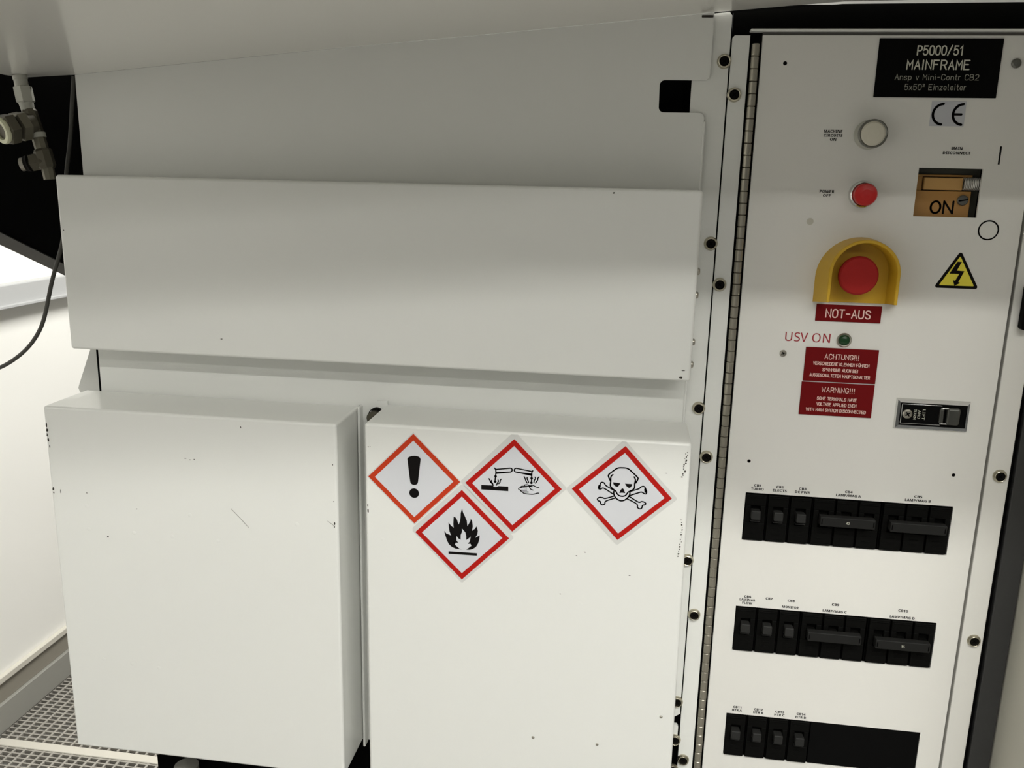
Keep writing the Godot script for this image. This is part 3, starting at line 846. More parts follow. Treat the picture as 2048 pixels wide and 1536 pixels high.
# ==================================================================== cabinet door
func door() -> void:
	# a sheet with square cut-outs: the plate is cut into a grid and cells inside a cut-out are left away
	var holes := [[0.2652, 1.3950, 0.3237, 1.4411], [0.1296, 1.0440, 0.3412, 1.0988], [0.1298, 0.9110, 0.3416, 0.9655], [0.1299, 0.7775, 0.3414, 0.8314]]
	var xs := [0.1080, 0.3656]
	var ys := [0.70, 1.5615]
	for h in holes:
		for k in [0, 2]:
			if not xs.has(h[k]): xs.append(h[k])
		for k in [1, 3]:
			if not ys.has(h[k]): ys.append(h[k])
	xs.sort()
	ys.sort()
	var st := begin()
	for i in xs.size() - 1:
		for j in ys.size() - 1:
			var mx: float = (xs[i] + xs[i + 1]) * 0.5
			var my: float = (ys[j] + ys[j + 1]) * 0.5
			var cut := false
			for h in holes:
				if mx > h[0] and mx < h[2] and my > h[1] and my < h[3]: cut = true
			if not cut:
				quad(st, Vector3(xs[i], ys[j], 0.002), Vector3(xs[i + 1], ys[j], 0.002), Vector3(xs[i + 1], ys[j + 1], 0.002), Vector3(xs[i], ys[j + 1], 0.002), Vector3.BACK)
				quad(st, Vector3(xs[i], ys[j], -0.0005), Vector3(xs[i + 1], ys[j], -0.0005), Vector3(xs[i + 1], ys[j + 1], -0.0005), Vector3(xs[i], ys[j + 1], -0.0005), Vector3.FORWARD)
	for h in holes:
		quad(st, Vector3(h[0], h[1], -0.0005), Vector3(h[2], h[1], -0.0005), Vector3(h[2], h[1], 0.002), Vector3(h[0], h[1], 0.002), Vector3.UP)
		quad(st, Vector3(h[0], h[3], -0.0005), Vector3(h[2], h[3], -0.0005), Vector3(h[2], h[3], 0.002), Vector3(h[0], h[3], 0.002), Vector3.DOWN)
		quad(st, Vector3(h[0], h[1], -0.0005), Vector3(h[0], h[3], -0.0005), Vector3(h[0], h[3], 0.002), Vector3(h[0], h[1], 0.002), Vector3.RIGHT)
		quad(st, Vector3(h[2], h[1], -0.0005), Vector3(h[2], h[3], -0.0005), Vector3(h[2], h[3], 0.002), Vector3(h[2], h[1], 0.002), Vector3.LEFT)
	var t := part(cabinet, "door", st.commit(), "door_paint")
	var et := begin()
	add_box(et, Vector3(0.1085, 1.1308, -0.0075), Vector3(0.0012, 0.8615, 0.0140))
	add_box(et, Vector3(0.3650, 1.1308, -0.0060), Vector3(0.0012, 0.8615, 0.0150))
	add_box(et, Vector3(0.2368, 1.5609, -0.0075), Vector3(0.2564, 0.0012, 0.0140))
	part(t, "folded_edge", et.commit(), "door_paint")
	part(t, "rear_liner", box(Vector3(0.255, 0.86, 0.002)), "soft_black", Vector3(0.2370, 1.1310, -0.030))
	for p in [[0.1308, 1.5360, 0.0019], [0.1301, 1.1341, 0.0018], [0.3368, 1.1333, 0.0018]]:
		var hs := begin()
		add_disc(hs, Vector2.ZERO, p[2], 0.0, 16)
		part(t, "screw_hole", hs.commit(), "soft_black", Vector3(p[0], p[1], 0.00212))
	part(t, "plug", lathe([[0.0034, 0.0], [0.0034, 0.0003], [0.0, 0.0005]], 18), "shade_panel", Vector3(0.1685, 1.3871, 0.002))
	part(t, "plug", lathe([[0.0032, 0.0], [0.0032, 0.0003], [0.0, 0.0004]], 18), "door_paint", Vector3(0.1312, 1.4154, 0.002))
	part(t, "stud", lathe([[0.0044, 0.0], [0.0044, 0.0012], [0.0030, 0.0022], [0.0, 0.0024]], 18), "knob_grey", Vector3(0.3393, 1.5370, 0.002))
	var sw := part(t, "door_screw", lathe([[0.0036, 0.0], [0.0034, 0.0010], [0.0022, 0.0018], [0.0, 0.0020]], 16), "steel", Vector3(0.1546, 1.2526, 0.002))
	var xs2 := begin()
	for a in [0.4, 0.4 + PI / 2]:
		var e := Vector2(cos(a), sin(a))
		add_ribbon(xs2, PackedVector2Array([e * 0.0018, e * -0.0018]), 0.0007, 0.00215)
	part(t, "door_screw_slot", xs2.commit(), "screw_black", sw.position)
	var z := 0.00215
	words(t, "legend", [["MACHINE", 0.1819, 1.4737, 0.0170, 0.0027], ["CIRCUITS", 0.1821, 1.4699, 0.0176, 0.0027], ["ON", 0.1825, 1.4661, 0.0058, 0.0027]], "ink", z)
	words(t, "legend", [["POWER", 0.1818, 1.4166, 0.0140, 0.0027], ["OFF", 0.1821, 1.4128, 0.0074, 0.0027]], "ink", z)
	words(t, "legend", [["MAIN", 0.2974, 1.4597, 0.0100, 0.0027], ["DISCONNECT", 0.2976, 1.4556, 0.0250, 0.0027]], "ink", z)
	var leg := [
		[["CB1", 0.1413, 1.1074, 0.0072, 0.0026], ["TURBO", 0.1414, 1.1034, 0.0131, 0.0026]],
		[["CB2", 0.1647, 1.1072, 0.0076, 0.0026], ["ELECTS", 0.1647, 1.1033, 0.0144, 0.0026]],
		[["CB3", 0.1882, 1.1071, 0.0076, 0.0026], ["DC PWR", 0.1883, 1.1032, 0.0154, 0.0026]],
		[["CB4", 0.2354, 1.1070, 0.0076, 0.0026], ["LAMP/MAG A", 0.2354, 1.1029, 0.0252, 0.0026]],
		[["CB5", 0.3053, 1.1070, 0.0078, 0.0026], ["LAMP/MAG B", 0.3053, 1.1028, 0.0256, 0.0026]],
		[["CB6", 0.1416, 0.9776, 0.0074, 0.0026], ["LAMINAR", 0.1416, 0.9737, 0.0168, 0.0026], ["FLOW", 0.1416, 0.9698, 0.0106, 0.0026]],
		[["CB7", 0.1647, 0.9773, 0.0074, 0.0026]],
		[["CB8", 0.1883, 0.9770, 0.0074, 0.0026], ["MONITOR", 0.1882, 0.9692, 0.0176, 0.0026]],
		[["CB9", 0.2352, 0.9767, 0.0076, 0.0026], ["LAMP/MAG C", 0.2351, 0.9688, 0.0252, 0.0026]],
		[["CB10", 0.3058, 0.9763, 0.0100, 0.0026], ["LAMP/MAG D", 0.3056, 0.9686, 0.0256, 0.0026]],
		[["CB11", 0.1413, 0.8400, 0.0090, 0.0026], ["HTR A", 0.1413, 0.8361, 0.0108, 0.0026]],
		[["CB12", 0.1649, 0.8397, 0.0094, 0.0026], ["HTR B", 0.1649, 0.8358, 0.0110, 0.0026]],
		[["CB13", 0.1884, 0.8394, 0.0096, 0.0026], ["HTR C", 0.1884, 0.8355, 0.0112, 0.0026]],
		[["CB14", 0.2119, 0.8393, 0.0096, 0.0026], ["HTR D", 0.2119, 0.8352, 0.0114, 0.0026]],
	]
	for l in leg:
		words(t, "legend", l, "ink", z)

func plate(called: String, label: String, r: Array, m: String, thick := 0.0012, category := "sign") -> Node3D:
	# a thin engraved plate; r = left, bottom, right, top
	var t := thing(called, label, category, Vector3((r[0] + r[2]) * 0.5, (r[1] + r[3]) * 0.5, 0.002))
	part(t, "plate", rbox(Vector3(r[2] - r[0], r[3] - r[1], thick), 0.0003, 1), m, Vector3(0, 0, thick * 0.5))
	return t

func letters(t: Node3D, called: String, lines: Array, m: String, thick: float) -> void:
	var st := begin()
	for l in lines:
		add_engraved(st, l[0], Vector2(l[1] - t.position.x, l[2] - t.position.y), l[3], l[4], l[5])
	part(t, called, st.commit(), m, Vector3(0, 0, thick + 0.00012))

func door_devices() -> void:
	var p := plate("nameplate", "large black nameplate with white engraved lettering at the top of the door", [0.2154, 1.5058, 0.3257, 1.5588], "plate_black")
	letters(p, "lettering", [["P5000/51", 0.2706, 1.5480, 0.0412, 0.0090, 0.0012], ["MAINFRAME", 0.2704, 1.5352, 0.0566, 0.0092, 0.0012]], "letter_white", 0.0012)
	letters(p, "fine_lettering", [["Ansp v Mini-Contr CB2", 0.2703, 1.5241, 0.0750, 0.0055, 0.0006], ["5x50² Einzeleiter", 0.2700, 1.5152, 0.0550, 0.0056, 0.0006]], "letter_dim", 0.0012)

	var ce := plate("conformity_label", "silver label with two large rounded letters C and E", [0.2693, 1.4799, 0.3005, 1.5028], "silver_tape", 0.0003, "label")
	var st := begin()
	var off := Vector2(ce.position.x, ce.position.y)
	add_ribbon(st, arc(Vector2(0.2809, 1.4909) - off, 0.0094, PI * 0.53, PI * 1.47, 28), 0.0023, 0.0)
	add_ribbon(st, arc(Vector2(0.2990, 1.4909) - off, 0.0094, PI * 0.53, PI * 1.47, 28), 0.0023, 0.0)
	add_ribbon(st, PackedVector2Array([Vector2(0.2898, 1.4909) - off, Vector2(0.2972, 1.4909) - off]), 0.0021, 0.0)
	part(ce, "letters", st.commit(), "ink", Vector3(0, 0, 0.00045))

	# white round push button
	var wb := thing("push_button", "round cream white push button beside the machine circuits legend", "button", Vector3(0.2152, 1.4712, 0.002))
	part(wb, "collar", lathe([[0.0140, 0.0], [0.0140, 0.004], [0.0131, 0.0052], [0.0131, 0.015], [0.0126, 0.0172], [0.0112, 0.0172]], 40), "white_plastic")
	part(wb, "ring", lathe([[0.0134, 0.0140], [0.0134, 0.0172], [0.0124, 0.0180], [0.0113, 0.0172]], 40), "knob_grey")
	part(wb, "lens", lathe([[0.0114, 0.012], [0.0114, 0.0172], [0.0098, 0.0184], [0.005, 0.0189], [0.0, 0.0190]], 40), "lens_white")
	# red round push button
	var rb := thing("push_button", "round red push button with a silver collar beside the power off legend", "button", Vector3(0.2152, 1.4146, 0.002))
	part(rb, "collar", lathe([[0.0132, 0.0], [0.0132, 0.003], [0.0124, 0.0062], [0.0113, 0.0070], [0.0106, 0.003]], 40), "chrome")
	part(rb, "cap", lathe([[0.0107, 0.002], [0.0107, 0.0158], [0.0096, 0.0176], [0.005, 0.0184], [0.0, 0.0186]], 40), "push_red")

	# main disconnect: recessed tan handle block behind the cut-out
	var md := thing("disconnect_switch", "tan main disconnect switch marked ON, recessed in a square opening", "switch", Vector3(0, 0, 0))
	part(md, "housing", box(Vector3(0.066, 0.054, 0.004)), "olive_dark", Vector3(0.2945, 1.4180, -0.0165))
	st = begin()
	add_rbox(st, Vector3(0.2935, 1.4045, -0.0115), Vector3(0.0525, 0.0305, 0.005), 0.0008, 2)
	add_rbox(st, Vector3(0.2935, 1.4343, -0.0125), Vector3(0.0525, 0.0022, 0.003), 0.0008, 2)
	add_rbox(st, Vector3(0.2705, 1.4260, -0.0125), Vector3(0.0064, 0.0150, 0.003), 0.0008, 2)
	part(md, "tan_block", st.commit(), "tan")
	part(md, "slider", rbox(Vector3(0.0365, 0.0120, 0.006), 0.0012), "tan_light", Vector3(0.2926, 1.4266, -0.0110))
	var coil: Array = []
	for i in 150:
		var a := TAU * i / 15.0
		coil.append(Vector3(0.3106 + 0.0152 * i / 149.0, 1.4270 + 0.0056 * cos(a), -0.0080 + 0.0050 * sin(a)))
	part(md, "spring", tube(PackedVector3Array(coil), 0.0006, 6), "bright_spring")
	st = begin()
	add_ribbon(st, oval(Vector2(0.2883, 1.4040), 0.0045, 0.0056), 0.0020, 0.0, true)
	add_ribbon(st, PackedVector2Array([Vector2(0.2958, 1.3984), Vector2(0.2958, 1.4098), Vector2(0.3044, 1.3984), Vector2(0.3044, 1.4098)]), 0.0019, 0.0)
	part(md, "lettering", st.commit(), "ink", Vector3(0, 0, -0.0088))
	var ms := part(md, "slotted_screw", lathe([[0.0050, 0.0], [0.0050, 0.0022], [0.0044, 0.0028], [0.0, 0.0028]], 24), "knob_grey", Vector3(0.3123, 1.4112, -0.0092))
	part(ms, "slot", box(Vector3(0.0088, 0.0012, 0.0006)), "soft_black", Vector3(0, 0, 0.0027), Vector3(0, 0, 0.2))

	# on / off marks
	var mi := thing("mark_label", "clear label with an upright black stroke beside the main disconnect legend", "label", Vector3(0.3368, 1.4540, 0.002))
	part(mi, "film", prism(rect(-0.0115, -0.0150, 0.0115, 0.0150), 0.0, 0.00012), "door_paint")
	part(mi, "stroke", prism(rect(-0.0008, -0.0084, 0.0008, 0.0084), 0.0, 0.0003), "ink")
	var mo := thing("mark_label", "clear label with a thin black circle under the main disconnect opening", "label", Vector3(0.3362, 1.3836, 0.002))
	part(mo, "film", prism(rect(-0.0125, -0.0120, 0.0125, 0.0120), 0.0, 0.00012), "door_paint")
	st = begin()
	add_ribbon(st, oval(Vector2.ZERO, 0.0090, 0.0090), 0.0014, 0.0, true)
	part(mo, "circle", st.commit(), "ink", Vector3(0, 0, 0.0003))

	# emergency stop
	var es := thing("emergency_stop", "red mushroom emergency stop button inside a yellow arched shroud", "button", Vector3(0.2195, 1.3345, 0.002))
	part(es, "shroud", shroud(), "shroud_yellow")
	part(es, "stem", lathe([[0.0115, 0.0], [0.0115, 0.016]], 28), "screw_black", Vector3(-0.0040, 0.0025, 0))
	part(es, "mushroom", lathe([[0.0, 0.0125], [0.0150, 0.0125], [0.0182, 0.0150], [0.0190, 0.0185], [0.0187, 0.0215], [0.0172, 0.0232], [0.0100, 0.0240], [0.0, 0.0242]], 44), "button_red", Vector3(-0.0040, 0.0025, 0))

	p = plate("sign", "small red NOT-AUS sign below the yellow emergency stop", [0.1829, 1.2881, 0.2464, 1.3052], "plate_red")
	letters(p, "lettering", [["NOT-AUS", 0.2143, 1.2963, 0.0442, 0.0092, 0.0012]], "letter_pink", 0.0012)
	p = plate("sign", "red ACHTUNG sign in German, upper of the two red warning signs", [0.1768, 1.2252, 0.2485, 1.2606], "plate_red")
	letters(p, "lettering", [["ACHTUNG!!!", 0.2129, 1.2517, 0.0340, 0.0058, 0.00072], ["VERSCHIEDENE KLEMMEN FÜHREN", 0.2127, 1.2442, 0.0550, 0.0036, 0.00056], ["SPANNUNG AUCH BEI", 0.2126, 1.2379, 0.0351, 0.0036, 0.00056], ["AUSGESCHALTETEM HAUPTSCHALTER", 0.2124, 1.2319, 0.0594, 0.0036, 0.00056]], "letter_pink", 0.0012)
	p = plate("sign", "red WARNING sign in English, lower of the two red warning signs", [0.1760, 1.1891, 0.2484, 1.2241], "plate_red")
	letters(p, "lettering", [["WARNING!!!", 0.2128, 1.2168, 0.0332, 0.0058, 0.00072], ["SOME TERMINALS HAVE", 0.2123, 1.2074, 0.0394, 0.0036, 0.00056], ["VOLTAGE APPLIED EVEN", 0.2125, 1.2014, 0.0396, 0.0036, 0.00056], ["WITH MAIN SWITCH DISCONNECTED", 0.2124, 1.1952, 0.0595, 0.0036, 0.00056]], "letter_pink", 0.0012)
	var ut := thing("tape_label", "white tape label with red USV ON lettering", "label", Vector3(0.1775, 1.2705, 0.002))
	part(ut, "tape", prism(rect(-0.0255, -0.0078, 0.0255, 0.0078), 0.0, 0.0002), "tape")
	st = begin()
	add_words(st, "USV ON", Vector2(0, -0.0001), 0.0446, 0.0094)
	part(ut, "lettering", st.commit(), "text_red", Vector3(0, 0, 0.00032))
	var gl := thing("indicator_lamp", "small green indicator lamp in a metal ring", "lamp", Vector3(0.2134, 1.2694, 0.002))
	part(gl, "ring", lathe([[0.0073, 0.0], [0.0073, 0.0016], [0.0064, 0.0026], [0.0054, 0.0020]], 30), "steel")
	part(gl, "lens", lathe([[0.0055, 0.0], [0.0055, 0.0020], [0.0042, 0.0034], [0.002, 0.0040], [0.0, 0.0041]], 28), "lamp_green")

	# high voltage triangle
	var hv := thing("warning_sticker", "yellow triangle sticker with a black lightning bolt", "sticker", Vector3(0.3139, 1.3385, 0.002))
	part(hv, "border", prism(round_triangle(0.0247, 0.0020), 0.0, 0.0002), "ink")
	part(hv, "face", prism(round_triangle(0.0193, 0.0006), 0.0, 0.0004), "sign_yellow")
	st = begin()
	add_flat(st, pts("-2.0,13.9 2.0,13.8 -1.5,5.2 5.5,4.8 1.3,-6.0 3.1,-6.8 -1.9,-9.9 -3.9,-4.3 -1.9,-4.9 1.1,2.0 -8.1,2.0"), 0.00055)
	part(hv, "bolt", st.commit(), "ink")

	# flush latch
	var la := thing("lift_latch", "chrome flush latch with a black lettered lever on the cabinet door", "latch", Vector3(0.3073, 1.1960, 0.002))
	st = begin()
	var o := [Vector2(-0.0360, -0.0161), Vector2(0.0360, -0.0161), Vector2(0.0360, 0.0161), Vector2(-0.0360, 0.0161)]
	var m := [Vector2(-0.0348, -0.0149), Vector2(0.0348, -0.0149), Vector2(0.0348, 0.0149), Vector2(-0.0348, 0.0149)]
	var n := [Vector2(-0.0316, -0.0120), Vector2(0.0330, -0.0120), Vector2(0.0330, 0.0120), Vector2(-0.0316, 0.0120)]
	for i in 4:
		var j := (i + 1) % 4
		var out: Vector2 = [Vector2.DOWN, Vector2.RIGHT, Vector2.UP, Vector2.LEFT][i]
		out.y = -out.y
		var side := Vector3(out.x, out.y, 0)
		quad(st, v3(o[i], 0.0), v3(o[j], 0.0), v3(m[j], 0.0026), v3(m[i], 0.0026), (side + Vector3(0, 0, 0.5)).normalized())
		quad(st, v3(m[i], 0.0026), v3(m[j], 0.0026), v3(n[j], 0.0020), v3(n[i], 0.0020), (Vector3.BACK - side * 0.18).normalized())
		quad(st, v3(n[i], 0.0020), v3(n[j], 0.0020), v3(n[j], 0.0002), v3(n[i], 0.0002), -side)
	part(la, "bezel", st.commit(), "chrome")
	part(la, "well", prism(rect(-0.0330, -0.0128, 0.0345, 0.0128), 0.0, 0.0004), "plate_black")
	var lv := part(la, "lever", rbox(Vector3(0.0392, 0.0212, 0.0020), 0.0005, 2), "chrome", Vector3(-0.0108, 0.0003, 0.0012))
	part(lv, "inlay", prism(rect(-0.0187, -0.0097, 0.0196, 0.0097), 0.0, 0.0001), "plate_black", Vector3(0, 0, 0.0010))
	st = begin()
	add_words(st, "LIFT", Vector2(0.0025, 0), 0.0110, 0.0026, 0.0, -PI / 2)
	add_words(st, "AND", Vector2(-0.0021, 0), 0.0090, 0.0026, 0.0, -PI / 2)
	add_words(st, "TURN", Vector2(-0.0061, 0), 0.0110, 0.0026, 0.0, -PI / 2)
	part(lv, "lettering", st.commit(), "letter_white", Vector3(0, 0, 0.00125))
	part(lv, "screw", lathe([[0.0050, 0.0], [0.0048, 0.0012], [0.0034, 0.0022], [0.0, 0.0024]], 22), "steel", Vector3(-0.0136, 0, 0.0010))
	st = begin()
	for e in [Vector2(0.8, 0.6), Vector2(-0.6, 0.8)]:
		add_ribbon(st, PackedVector2Array([e * 0.0022, e * -0.0022]), 0.0011, 0.0)
	part(lv, "cross_slot", st.commit(), "soft_black", Vector3(-0.0136, 0, 0.0036))
	var kn := part(la, "knob", rbox(Vector3(0.0130, 0.0178, 0.0060), 0.0025), "knob_dark", Vector3(0.0196, 0.0002, 0.0032))
	part(kn, "yoke", rbox(Vector3(0.0042, 0.0150, 0.0040), 0.0012), "knob_dark", Vector3(-0.0112, 0, -0.0002))
	part(kn, "yoke", rbox(Vector3(0.0075, 0.0016, 0.0020), 0.0006), "chrome", Vector3(-0.0085, 0.0080, 0.0002))
	part(kn, "yoke", rbox(Vector3(0.0075, 0.0016, 0.0020), 0.0006), "chrome", Vector3(-0.0085, -0.0080, 0.0002))

func v3(p: Vector2, z: float) -> Vector3:
	return Vector3(p.x, p.y, z)

func oval(c: Vector2, rx: float, ry: float, n := 36) -> PackedVector2Array:
	var o := PackedVector2Array()
	for i in n:
		o.append(c + Vector2(cos(TAU * i / n) * rx, sin(TAU * i / n) * ry))
	return o

func round_triangle(k: float, r: float) -> PackedVector2Array:
	# corners at distances proportional to k from the centre, apex up
	var o := PackedVector2Array()
	var c := [Vector2(0, k - r * 2.0), Vector2(-(k - 0.0005) * 0.873 + r * 1.73, -k * 0.5 + r), Vector2((k - 0.0005) * 0.873 - r * 1.73, -k * 0.5 + r)]
	for i in 3:
		var a0: float = [PI / 6, PI * 5 / 6, PI * 3 / 2][i]
		o.append_array(arc(c[i], r, a0, a0 + TAU / 3, 6))
	return o

func arch(w: float, top: float, foot: float, n := 24) -> PackedVector2Array:
	# up the left side, over, and down the right side
	var o := PackedVector2Array()
	o.append(Vector2(-w, foot))
	for i in n + 1:
		var a := PI - PI * i / n
		o.append(Vector2(cos(a) * w, top - w + sin(a) * w))
	o.append(Vector2(w, foot))
	return o

func shroud() -> ArrayMesh:
	# yellow arch, open below, with sloping outer wall, narrow rim and a back plate
	var st := begin()
	var o0 := arch(0.0408, 0.0387, -0.0271)
	var o1 := arch(0.0334, 0.0378, -0.0240)
	var i1 := arch(0.0300, 0.0344, -0.0240)
	var i0 := arch(0.0285, 0.0329, -0.0262)
	var r1 := arch(0.0328, 0.0372, -0.0240)
	var r2 := arch(0.0306, 0.0350, -0.0240)
	var rows := [[o0, 0.0], [o1, 0.0268], [r1, 0.0280], [r2, 0.0280], [i1, 0.0268], [i0, 0.0020]]
	for k in rows.size() - 1:
		var a: PackedVector2Array = rows[k][0]
		var b: PackedVector2Array = rows[k + 1][0]
		var za: float = rows[k][1]
		var zb: float = rows[k + 1][1]
		for i in a.size() - 1:
			var p := v3(a[i], za)
			var q := v3(a[i + 1], za)
			var r := v3(b[i + 1], zb)
			var s := v3(b[i], zb)
			var nm := (q - p).cross(s - p).normalized()
			var mid := (p + q + r + s) / 4.0
			var away := Vector3(mid.x, mid.y - 0.002, 0).normalized()
			if k == 2:
				nm = Vector3.BACK
			elif nm.dot(away) * (1.0 if k < 2 else -1.0) < 0.0:
				nm = -nm
			quad(st, p, q, r, s, nm)
	for side in [0, o0.size() - 1]:
		var f := [v3(o0[side], 0.0), v3(o1[side], 0.0268), v3(r1[side], 0.0280), v3(r2[side], 0.0280), v3(i1[side], 0.0268), v3(i0[side], 0.002)]
		for k in range(1, f.size() - 1):
			tri(st, f[0], f[k], f[k + 1], Vector3.DOWN, Vector3.DOWN, Vector3.DOWN)
	var back := i0.duplicate()
	add_prism(st, back, 0.0, 0.0030)
	return st.commit()

# ==================================================================== breakers
func pole(parent: Node3D, called: String, x: float, y: float, w: float, with_toggle: bool) -> Node3D:
	var o := part(parent, called, pole_mesh(w), "breaker_black", Vector3(x, y, 0.0))
	if with_toggle:
		part(o, "toggle", rbox(Vector3(0.0098, 0.0098, 0.0130), 0.0012, 2), "toggle_grey", Vector3(-0.0002, 0.0046, 0.0056), Vector3(-0.12, 0, 0))
		part(o, "toggle_lip", rbox(Vector3(0.0100, 0.0012, 0.0060), 0.0005, 1), "toggle_grey", Vector3(-0.0002, -0.0026, 0.0050))
	return o

var pole_cache := {}
func pole_mesh(w: float) -> ArrayMesh:
	if pole_cache.has(w):
		return pole_cache[w]
	# a moulded case with a well round the lever, a label field below and a ridge above
	var st := begin()
	var h := 0.0530
	add_box(st, Vector3(0, 0, -0.0100), Vector3(w, h, 0.0160))
	var z := 0.0005
	add_rbox(st, Vector3(0, 0.0195, z), Vector3(w - 0.0016, 0.0125, 0.0060), 0.0008, 1)
	add_rbox(st, Vector3(0, -0.0160, z), Vector3(w - 0.0016, 0.0205, 0.0060), 0.0008, 1)
	for s in [-1.0, 1.0]:
		add_rbox(st, Vector3(s * (w * 0.5 - 0.0036), 0.0038, z), Vector3(0.0056, 0.0195, 0.0060), 0.0008, 1)
	add_rbox(st, Vector3(0, 0.0232, z + 0.0030), Vector3(w - 0.0050, 0.0012, 0.0016), 0.0004, 1)
	add_rbox(st, Vector3(0, -0.0248, z + 0.0030), Vector3(w - 0.0050, 0.0012, 0.0016), 0.0004, 1)
	for q in [-0.0125, -0.0180]:
		add_rbox(st, Vector3(0, q, z + 0.0028), Vector3(0.0094, 0.0008, 0.0014), 0.0003, 1)
	pole_cache[w] = st.commit()
	return pole_cache[w]

func breaker(label: String, x: float, y: float) -> void:
	var t := thing("circuit_breaker", label, "circuit breaker", Vector3(x, y, 0), "circuit breakers on the cabinet door")
	pole(t, "case", 0, 0, 0.0228, true)

func breaker3(label: String, x: float, y: float, number: String, bar_y: float) -> void:
	var t := thing("circuit_breaker", label, "circuit breaker", Vector3(x, y, 0), "circuit breakers on the cabinet door")
	for k in [-1, 0, 1]:
		pole(t, "pole", k * 0.0232, 0, 0.0228, false)
	var tie := part(t, "handle_tie", rbox(Vector3(0.0560, 0.0104, 0.0090), 0.0010, 2), "bar_grey", Vector3(-0.0006, bar_y, 0.0110))
	for k in [-1, 0, 1]:
		part(tie, "lever", rbox(Vector3(0.0094, 0.0085, 0.0110), 0.0010, 1), "breaker_black", Vector3(k * 0.0232, 0, -0.0060))
	for s in [-1, 1]:
		part(tie, "end_slot", box(Vector3(0.0010, 0.0052, 0.0004)), "soft_black", Vector3(s * 0.0262, 0, 0.0045))
	if number:
		var st := begin()
		add_words(st, number, Vector2.ZERO, 0.0034, 0.0028)
		part(tie, "rating", st.commit(), "letter_white", Vector3(0, 0, 0.0047))

func breakers() -> void:
	var xs := [0.1413, 0.1647, 0.1881]
	var n1 := ["TURBO", "ELECTS", "DC PWR"]
	for i in 3:
		breaker("black single-lever breaker under the printed legend CB%d %s, top row" % [i + 1, n1[i]], xs[i], 1.0714)
	breaker3("black three-pole breaker with a white 40 on its tie bar, top row", 0.2352, 1.0714, "40", 0.0054)
	breaker3("black three-pole breaker with an unmarked bar at the right end of the top row", 0.3062, 1.0714, "", 0.0046)
	var n2 := ["CB6 LAMINAR FLOW", "CB7", "CB8 MONITOR"]
	for i in 3:
		breaker("black single-lever breaker under the printed legend %s, middle row" % n2[i], xs[i], 0.9383)
	breaker3("black three-pole breaker with an unmarked bar under LAMP/MAG C, middle row", 0.2354, 0.9383, "", 0.0046)
	breaker3("black three-pole breaker with a white 15 on its tie bar, middle row", 0.3066, 0.9383, "15", 0.0028)
	var n3 := ["CB11 HTR A", "CB12 HTR B", "CB13 HTR C", "CB14 HTR D"]
	for i in 4:
		breaker("black single-lever breaker under the printed legend %s, bottom row" % n3[i], 0.1413 + 0.0235 * i, 0.8044)
	var b := thing("blanking_plate", "plain black blanking plate right of the bottom row of breakers", "plate", Vector3(0.2825, 0.8044, 0))
	part(b, "plate", rbox(Vector3(0.1172, 0.0532, 0.0040), 0.0006, 1), "plate_black", Vector3(0, 0, -0.0005))

# ==================================================================== pipe fittings and cable
func stick(parent: Node3D, called: String, a: Vector3, b: Vector3, prof: Array, m: String, seg := 20, sides := false) -> MeshInstance3D:
	# a turned piece along a..b; prof holds [radius, share of the length]
	var l := a.distance_to(b)
	var p := []
	for k in prof:
		p.append([k[0], k[1] * l])
	var o := part(parent, called, lathe(p, seg, sides), m, a)
	var d := (b - a).normalized()
	o.basis = Basis(Quaternion(Vector3.BACK, d))
	return o

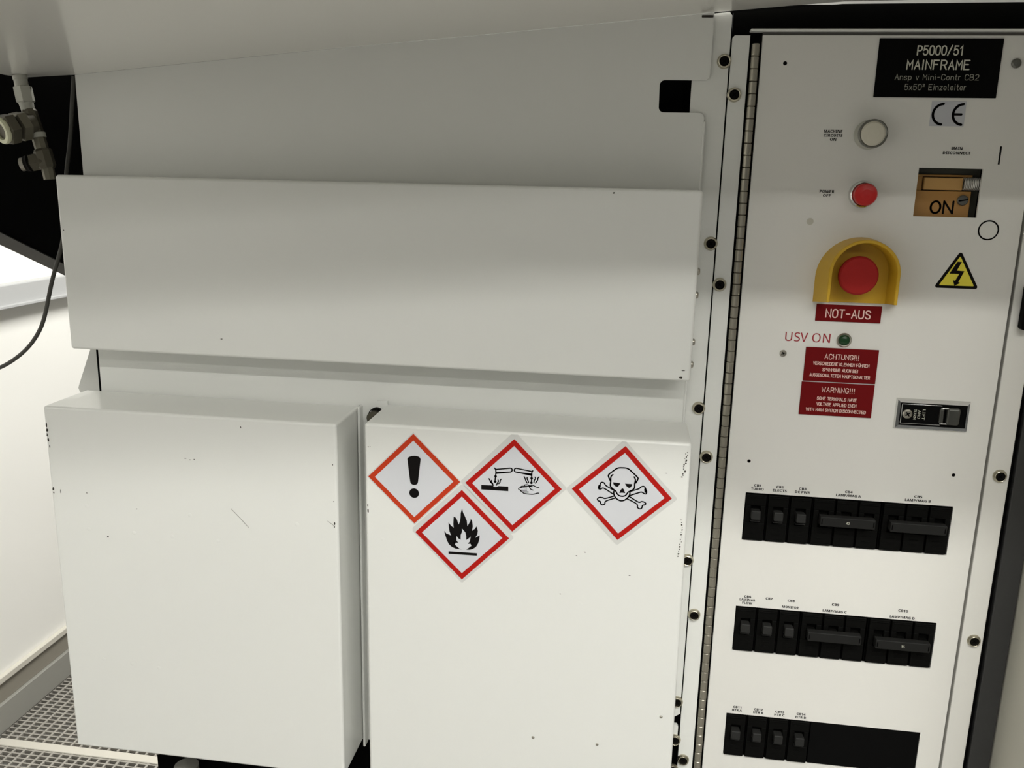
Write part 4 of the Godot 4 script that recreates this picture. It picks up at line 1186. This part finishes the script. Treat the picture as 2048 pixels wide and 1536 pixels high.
func fittings() -> void:
	var t := thing("pipe_fitting", "string of steel and white plastic pipe fittings hanging below the hood", "pipe fitting")
	var z := 0.024
	var P := func(x: float, y: float) -> Vector3: return Vector3(x, y, z)
	var up := (P.call(-0.6619, 1.5168) as Vector3)
	stick(t, "tube", P.call(-0.6604, 1.5055), up, [[0.0, 0.0], [0.0068, 0.0], [0.0068, 1.0]], "white_plastic")
	stick(t, "collar", P.call(-0.6612, 1.5130), up, [[0.0, 0.0], [0.0074, 0.0], [0.0074, 1.0]], "white_plastic")
	stick(t, "hex_nut", P.call(-0.6574, 1.4888), P.call(-0.6600, 1.5062), [[0.0, 0.0], [0.0080, 0.0], [0.0094, 0.08], [0.0094, 0.94], [0.0070, 1.0], [0.0, 1.0]], "white_plastic", 6, true)
	stick(t, "neck", P.call(-0.6555, 1.4800), P.call(-0.6576, 1.4895), [[0.0, 0.0], [0.0066, 0.0], [0.0074, 1.0]], "white_plastic")
	# upper tee body and its side branch coming towards the viewer's left
	var c := P.call(-0.6520, 1.4675) as Vector3
	stick(t, "tee_body", P.call(-0.6482, 1.4545), P.call(-0.6556, 1.4820), [[0.0, 0.0], [0.0075, 0.0], [0.0082, 0.1], [0.0082, 0.9], [0.0070, 1.0], [0.0, 1.0]], "fitting_dark", 8, true)
	var e := Vector3(-0.6665, 1.4580, 0.056)
	stick(t, "branch_body", c, c.lerp(e, 0.24), [[0.0, 0.0], [0.0115, 0.0], [0.0125, 1.0], [0.0, 1.0]], "fitting_dark", 20)
	stick(t, "branch_nut", c.lerp(e, 0.20), c.lerp(e, 0.54), [[0.0, 0.0], [0.0125, 0.0], [0.0162, 0.14], [0.0162, 0.86], [0.0130, 1.0], [0.0, 1.0]], "fitting_steel", 6, true)
	stick(t, "branch_nut", c.lerp(e, 0.56), c.lerp(e, 0.92), [[0.0, 0.0], [0.0130, 0.0], [0.0166, 0.14], [0.0166, 0.86], [0.0135, 1.0], [0.0, 1.0]], "fitting_dark", 6, true)
	stick(t, "end_ring", c.lerp(e, 0.90), c.lerp(e, 1.02), [[0.0136, 0.0], [0.0140, 0.5], [0.0130, 1.0], [0.0092, 1.0], [0.0088, 0.2]], "cream_ring", 24)
	stick(t, "bore", c.lerp(e, 0.90), c.lerp(e, 0.95), [[0.0, 0.0], [0.0090, 0.0], [0.0090, 1.0], [0.0, 1.0]], "fitting_dark", 20)
	# between the tees
	stick(t, "sleeve", P.call(-0.6468, 1.4530), P.call(-0.6478, 1.4580), [[0.0, 0.0], [0.0080, 0.0], [0.0080, 1.0], [0.0, 1.0]], "white_plastic")
	stick(t, "link", P.call(-0.6438, 1.4410), P.call(-0.6470, 1.4540), [[0.0, 0.0], [0.0070, 0.0], [0.0070, 1.0]], "fitting_steel", 8, true)
	# lower tee
	stick(t, "tee_body", P.call(-0.6395, 1.4210), P.call(-0.6440, 1.4415), [[0.0, 0.0], [0.0080, 0.0], [0.0094, 0.12], [0.0094, 0.88], [0.0080, 1.0], [0.0, 1.0]], "fitting_dark", 8, true)
	var lo := P.call(-0.6410, 1.4300) as Vector3
	var le := Vector3(-0.6650, 1.4245, 0.030)
	stick(t, "branch_nut", lo, lo.lerp(le, 0.62), [[0.0, 0.0], [0.0088, 0.0], [0.0098, 0.2], [0.0098, 0.9], [0.0082, 1.0], [0.0, 1.0]], "fitting_dark", 6, true)
	stick(t, "thread", lo.lerp(le, 0.60), lo.lerp(le, 0.84), [[0.0086, 0.0], [0.0094, 0.3], [0.0086, 0.6], [0.0082, 1.0], [0.0, 1.0]], "screw_black", 20)
	stick(t, "end_ring", lo.lerp(le, 0.82), lo.lerp(le, 1.02), [[0.0072, 0.0], [0.0072, 1.0], [0.0052, 1.0], [0.0050, 0.2], [0.0, 0.2]], "steel", 20)
	stick(t, "outlet", P.call(-0.6378, 1.4095), P.call(-0.6400, 1.4260), [[0.0, 0.0], [0.0062, 0.0], [0.0066, 1.0]], "fitting_steel", 8, true)
	var k := thing("cable", "thin grey cable hanging past the black guard plate, curving to the left", "cable")
	part(k, "sheath", tube(curve([Vector3(-0.6140, 1.5190, 0.0015), Vector3(-0.6180, 1.4980, 0.001), Vector3(-0.6262, 1.4523, 0.0), Vector3(-0.6345, 1.4145, 0.0), Vector3(-0.6405, 1.3780, -0.003), Vector3(-0.6490, 1.3400, -0.003), Vector3(-0.6640, 1.2964, 0.0), Vector3(-0.6800, 1.2493, 0.0), Vector3(-0.6950, 1.2250, 0.0), Vector3(-0.7151, 1.2059, 0.0), Vector3(-0.7430, 1.1893, 0.0), Vector3(-0.7800, 1.1780, 0.0), Vector3(-0.8500, 1.1780, -0.01), Vector3(-1.0500, 1.2150, -0.05), Vector3(-1.3000, 1.1900, -0.10), Vector3(-1.5300, 1.1460, -0.12)]), 0.0023, 10), "cable_grey")
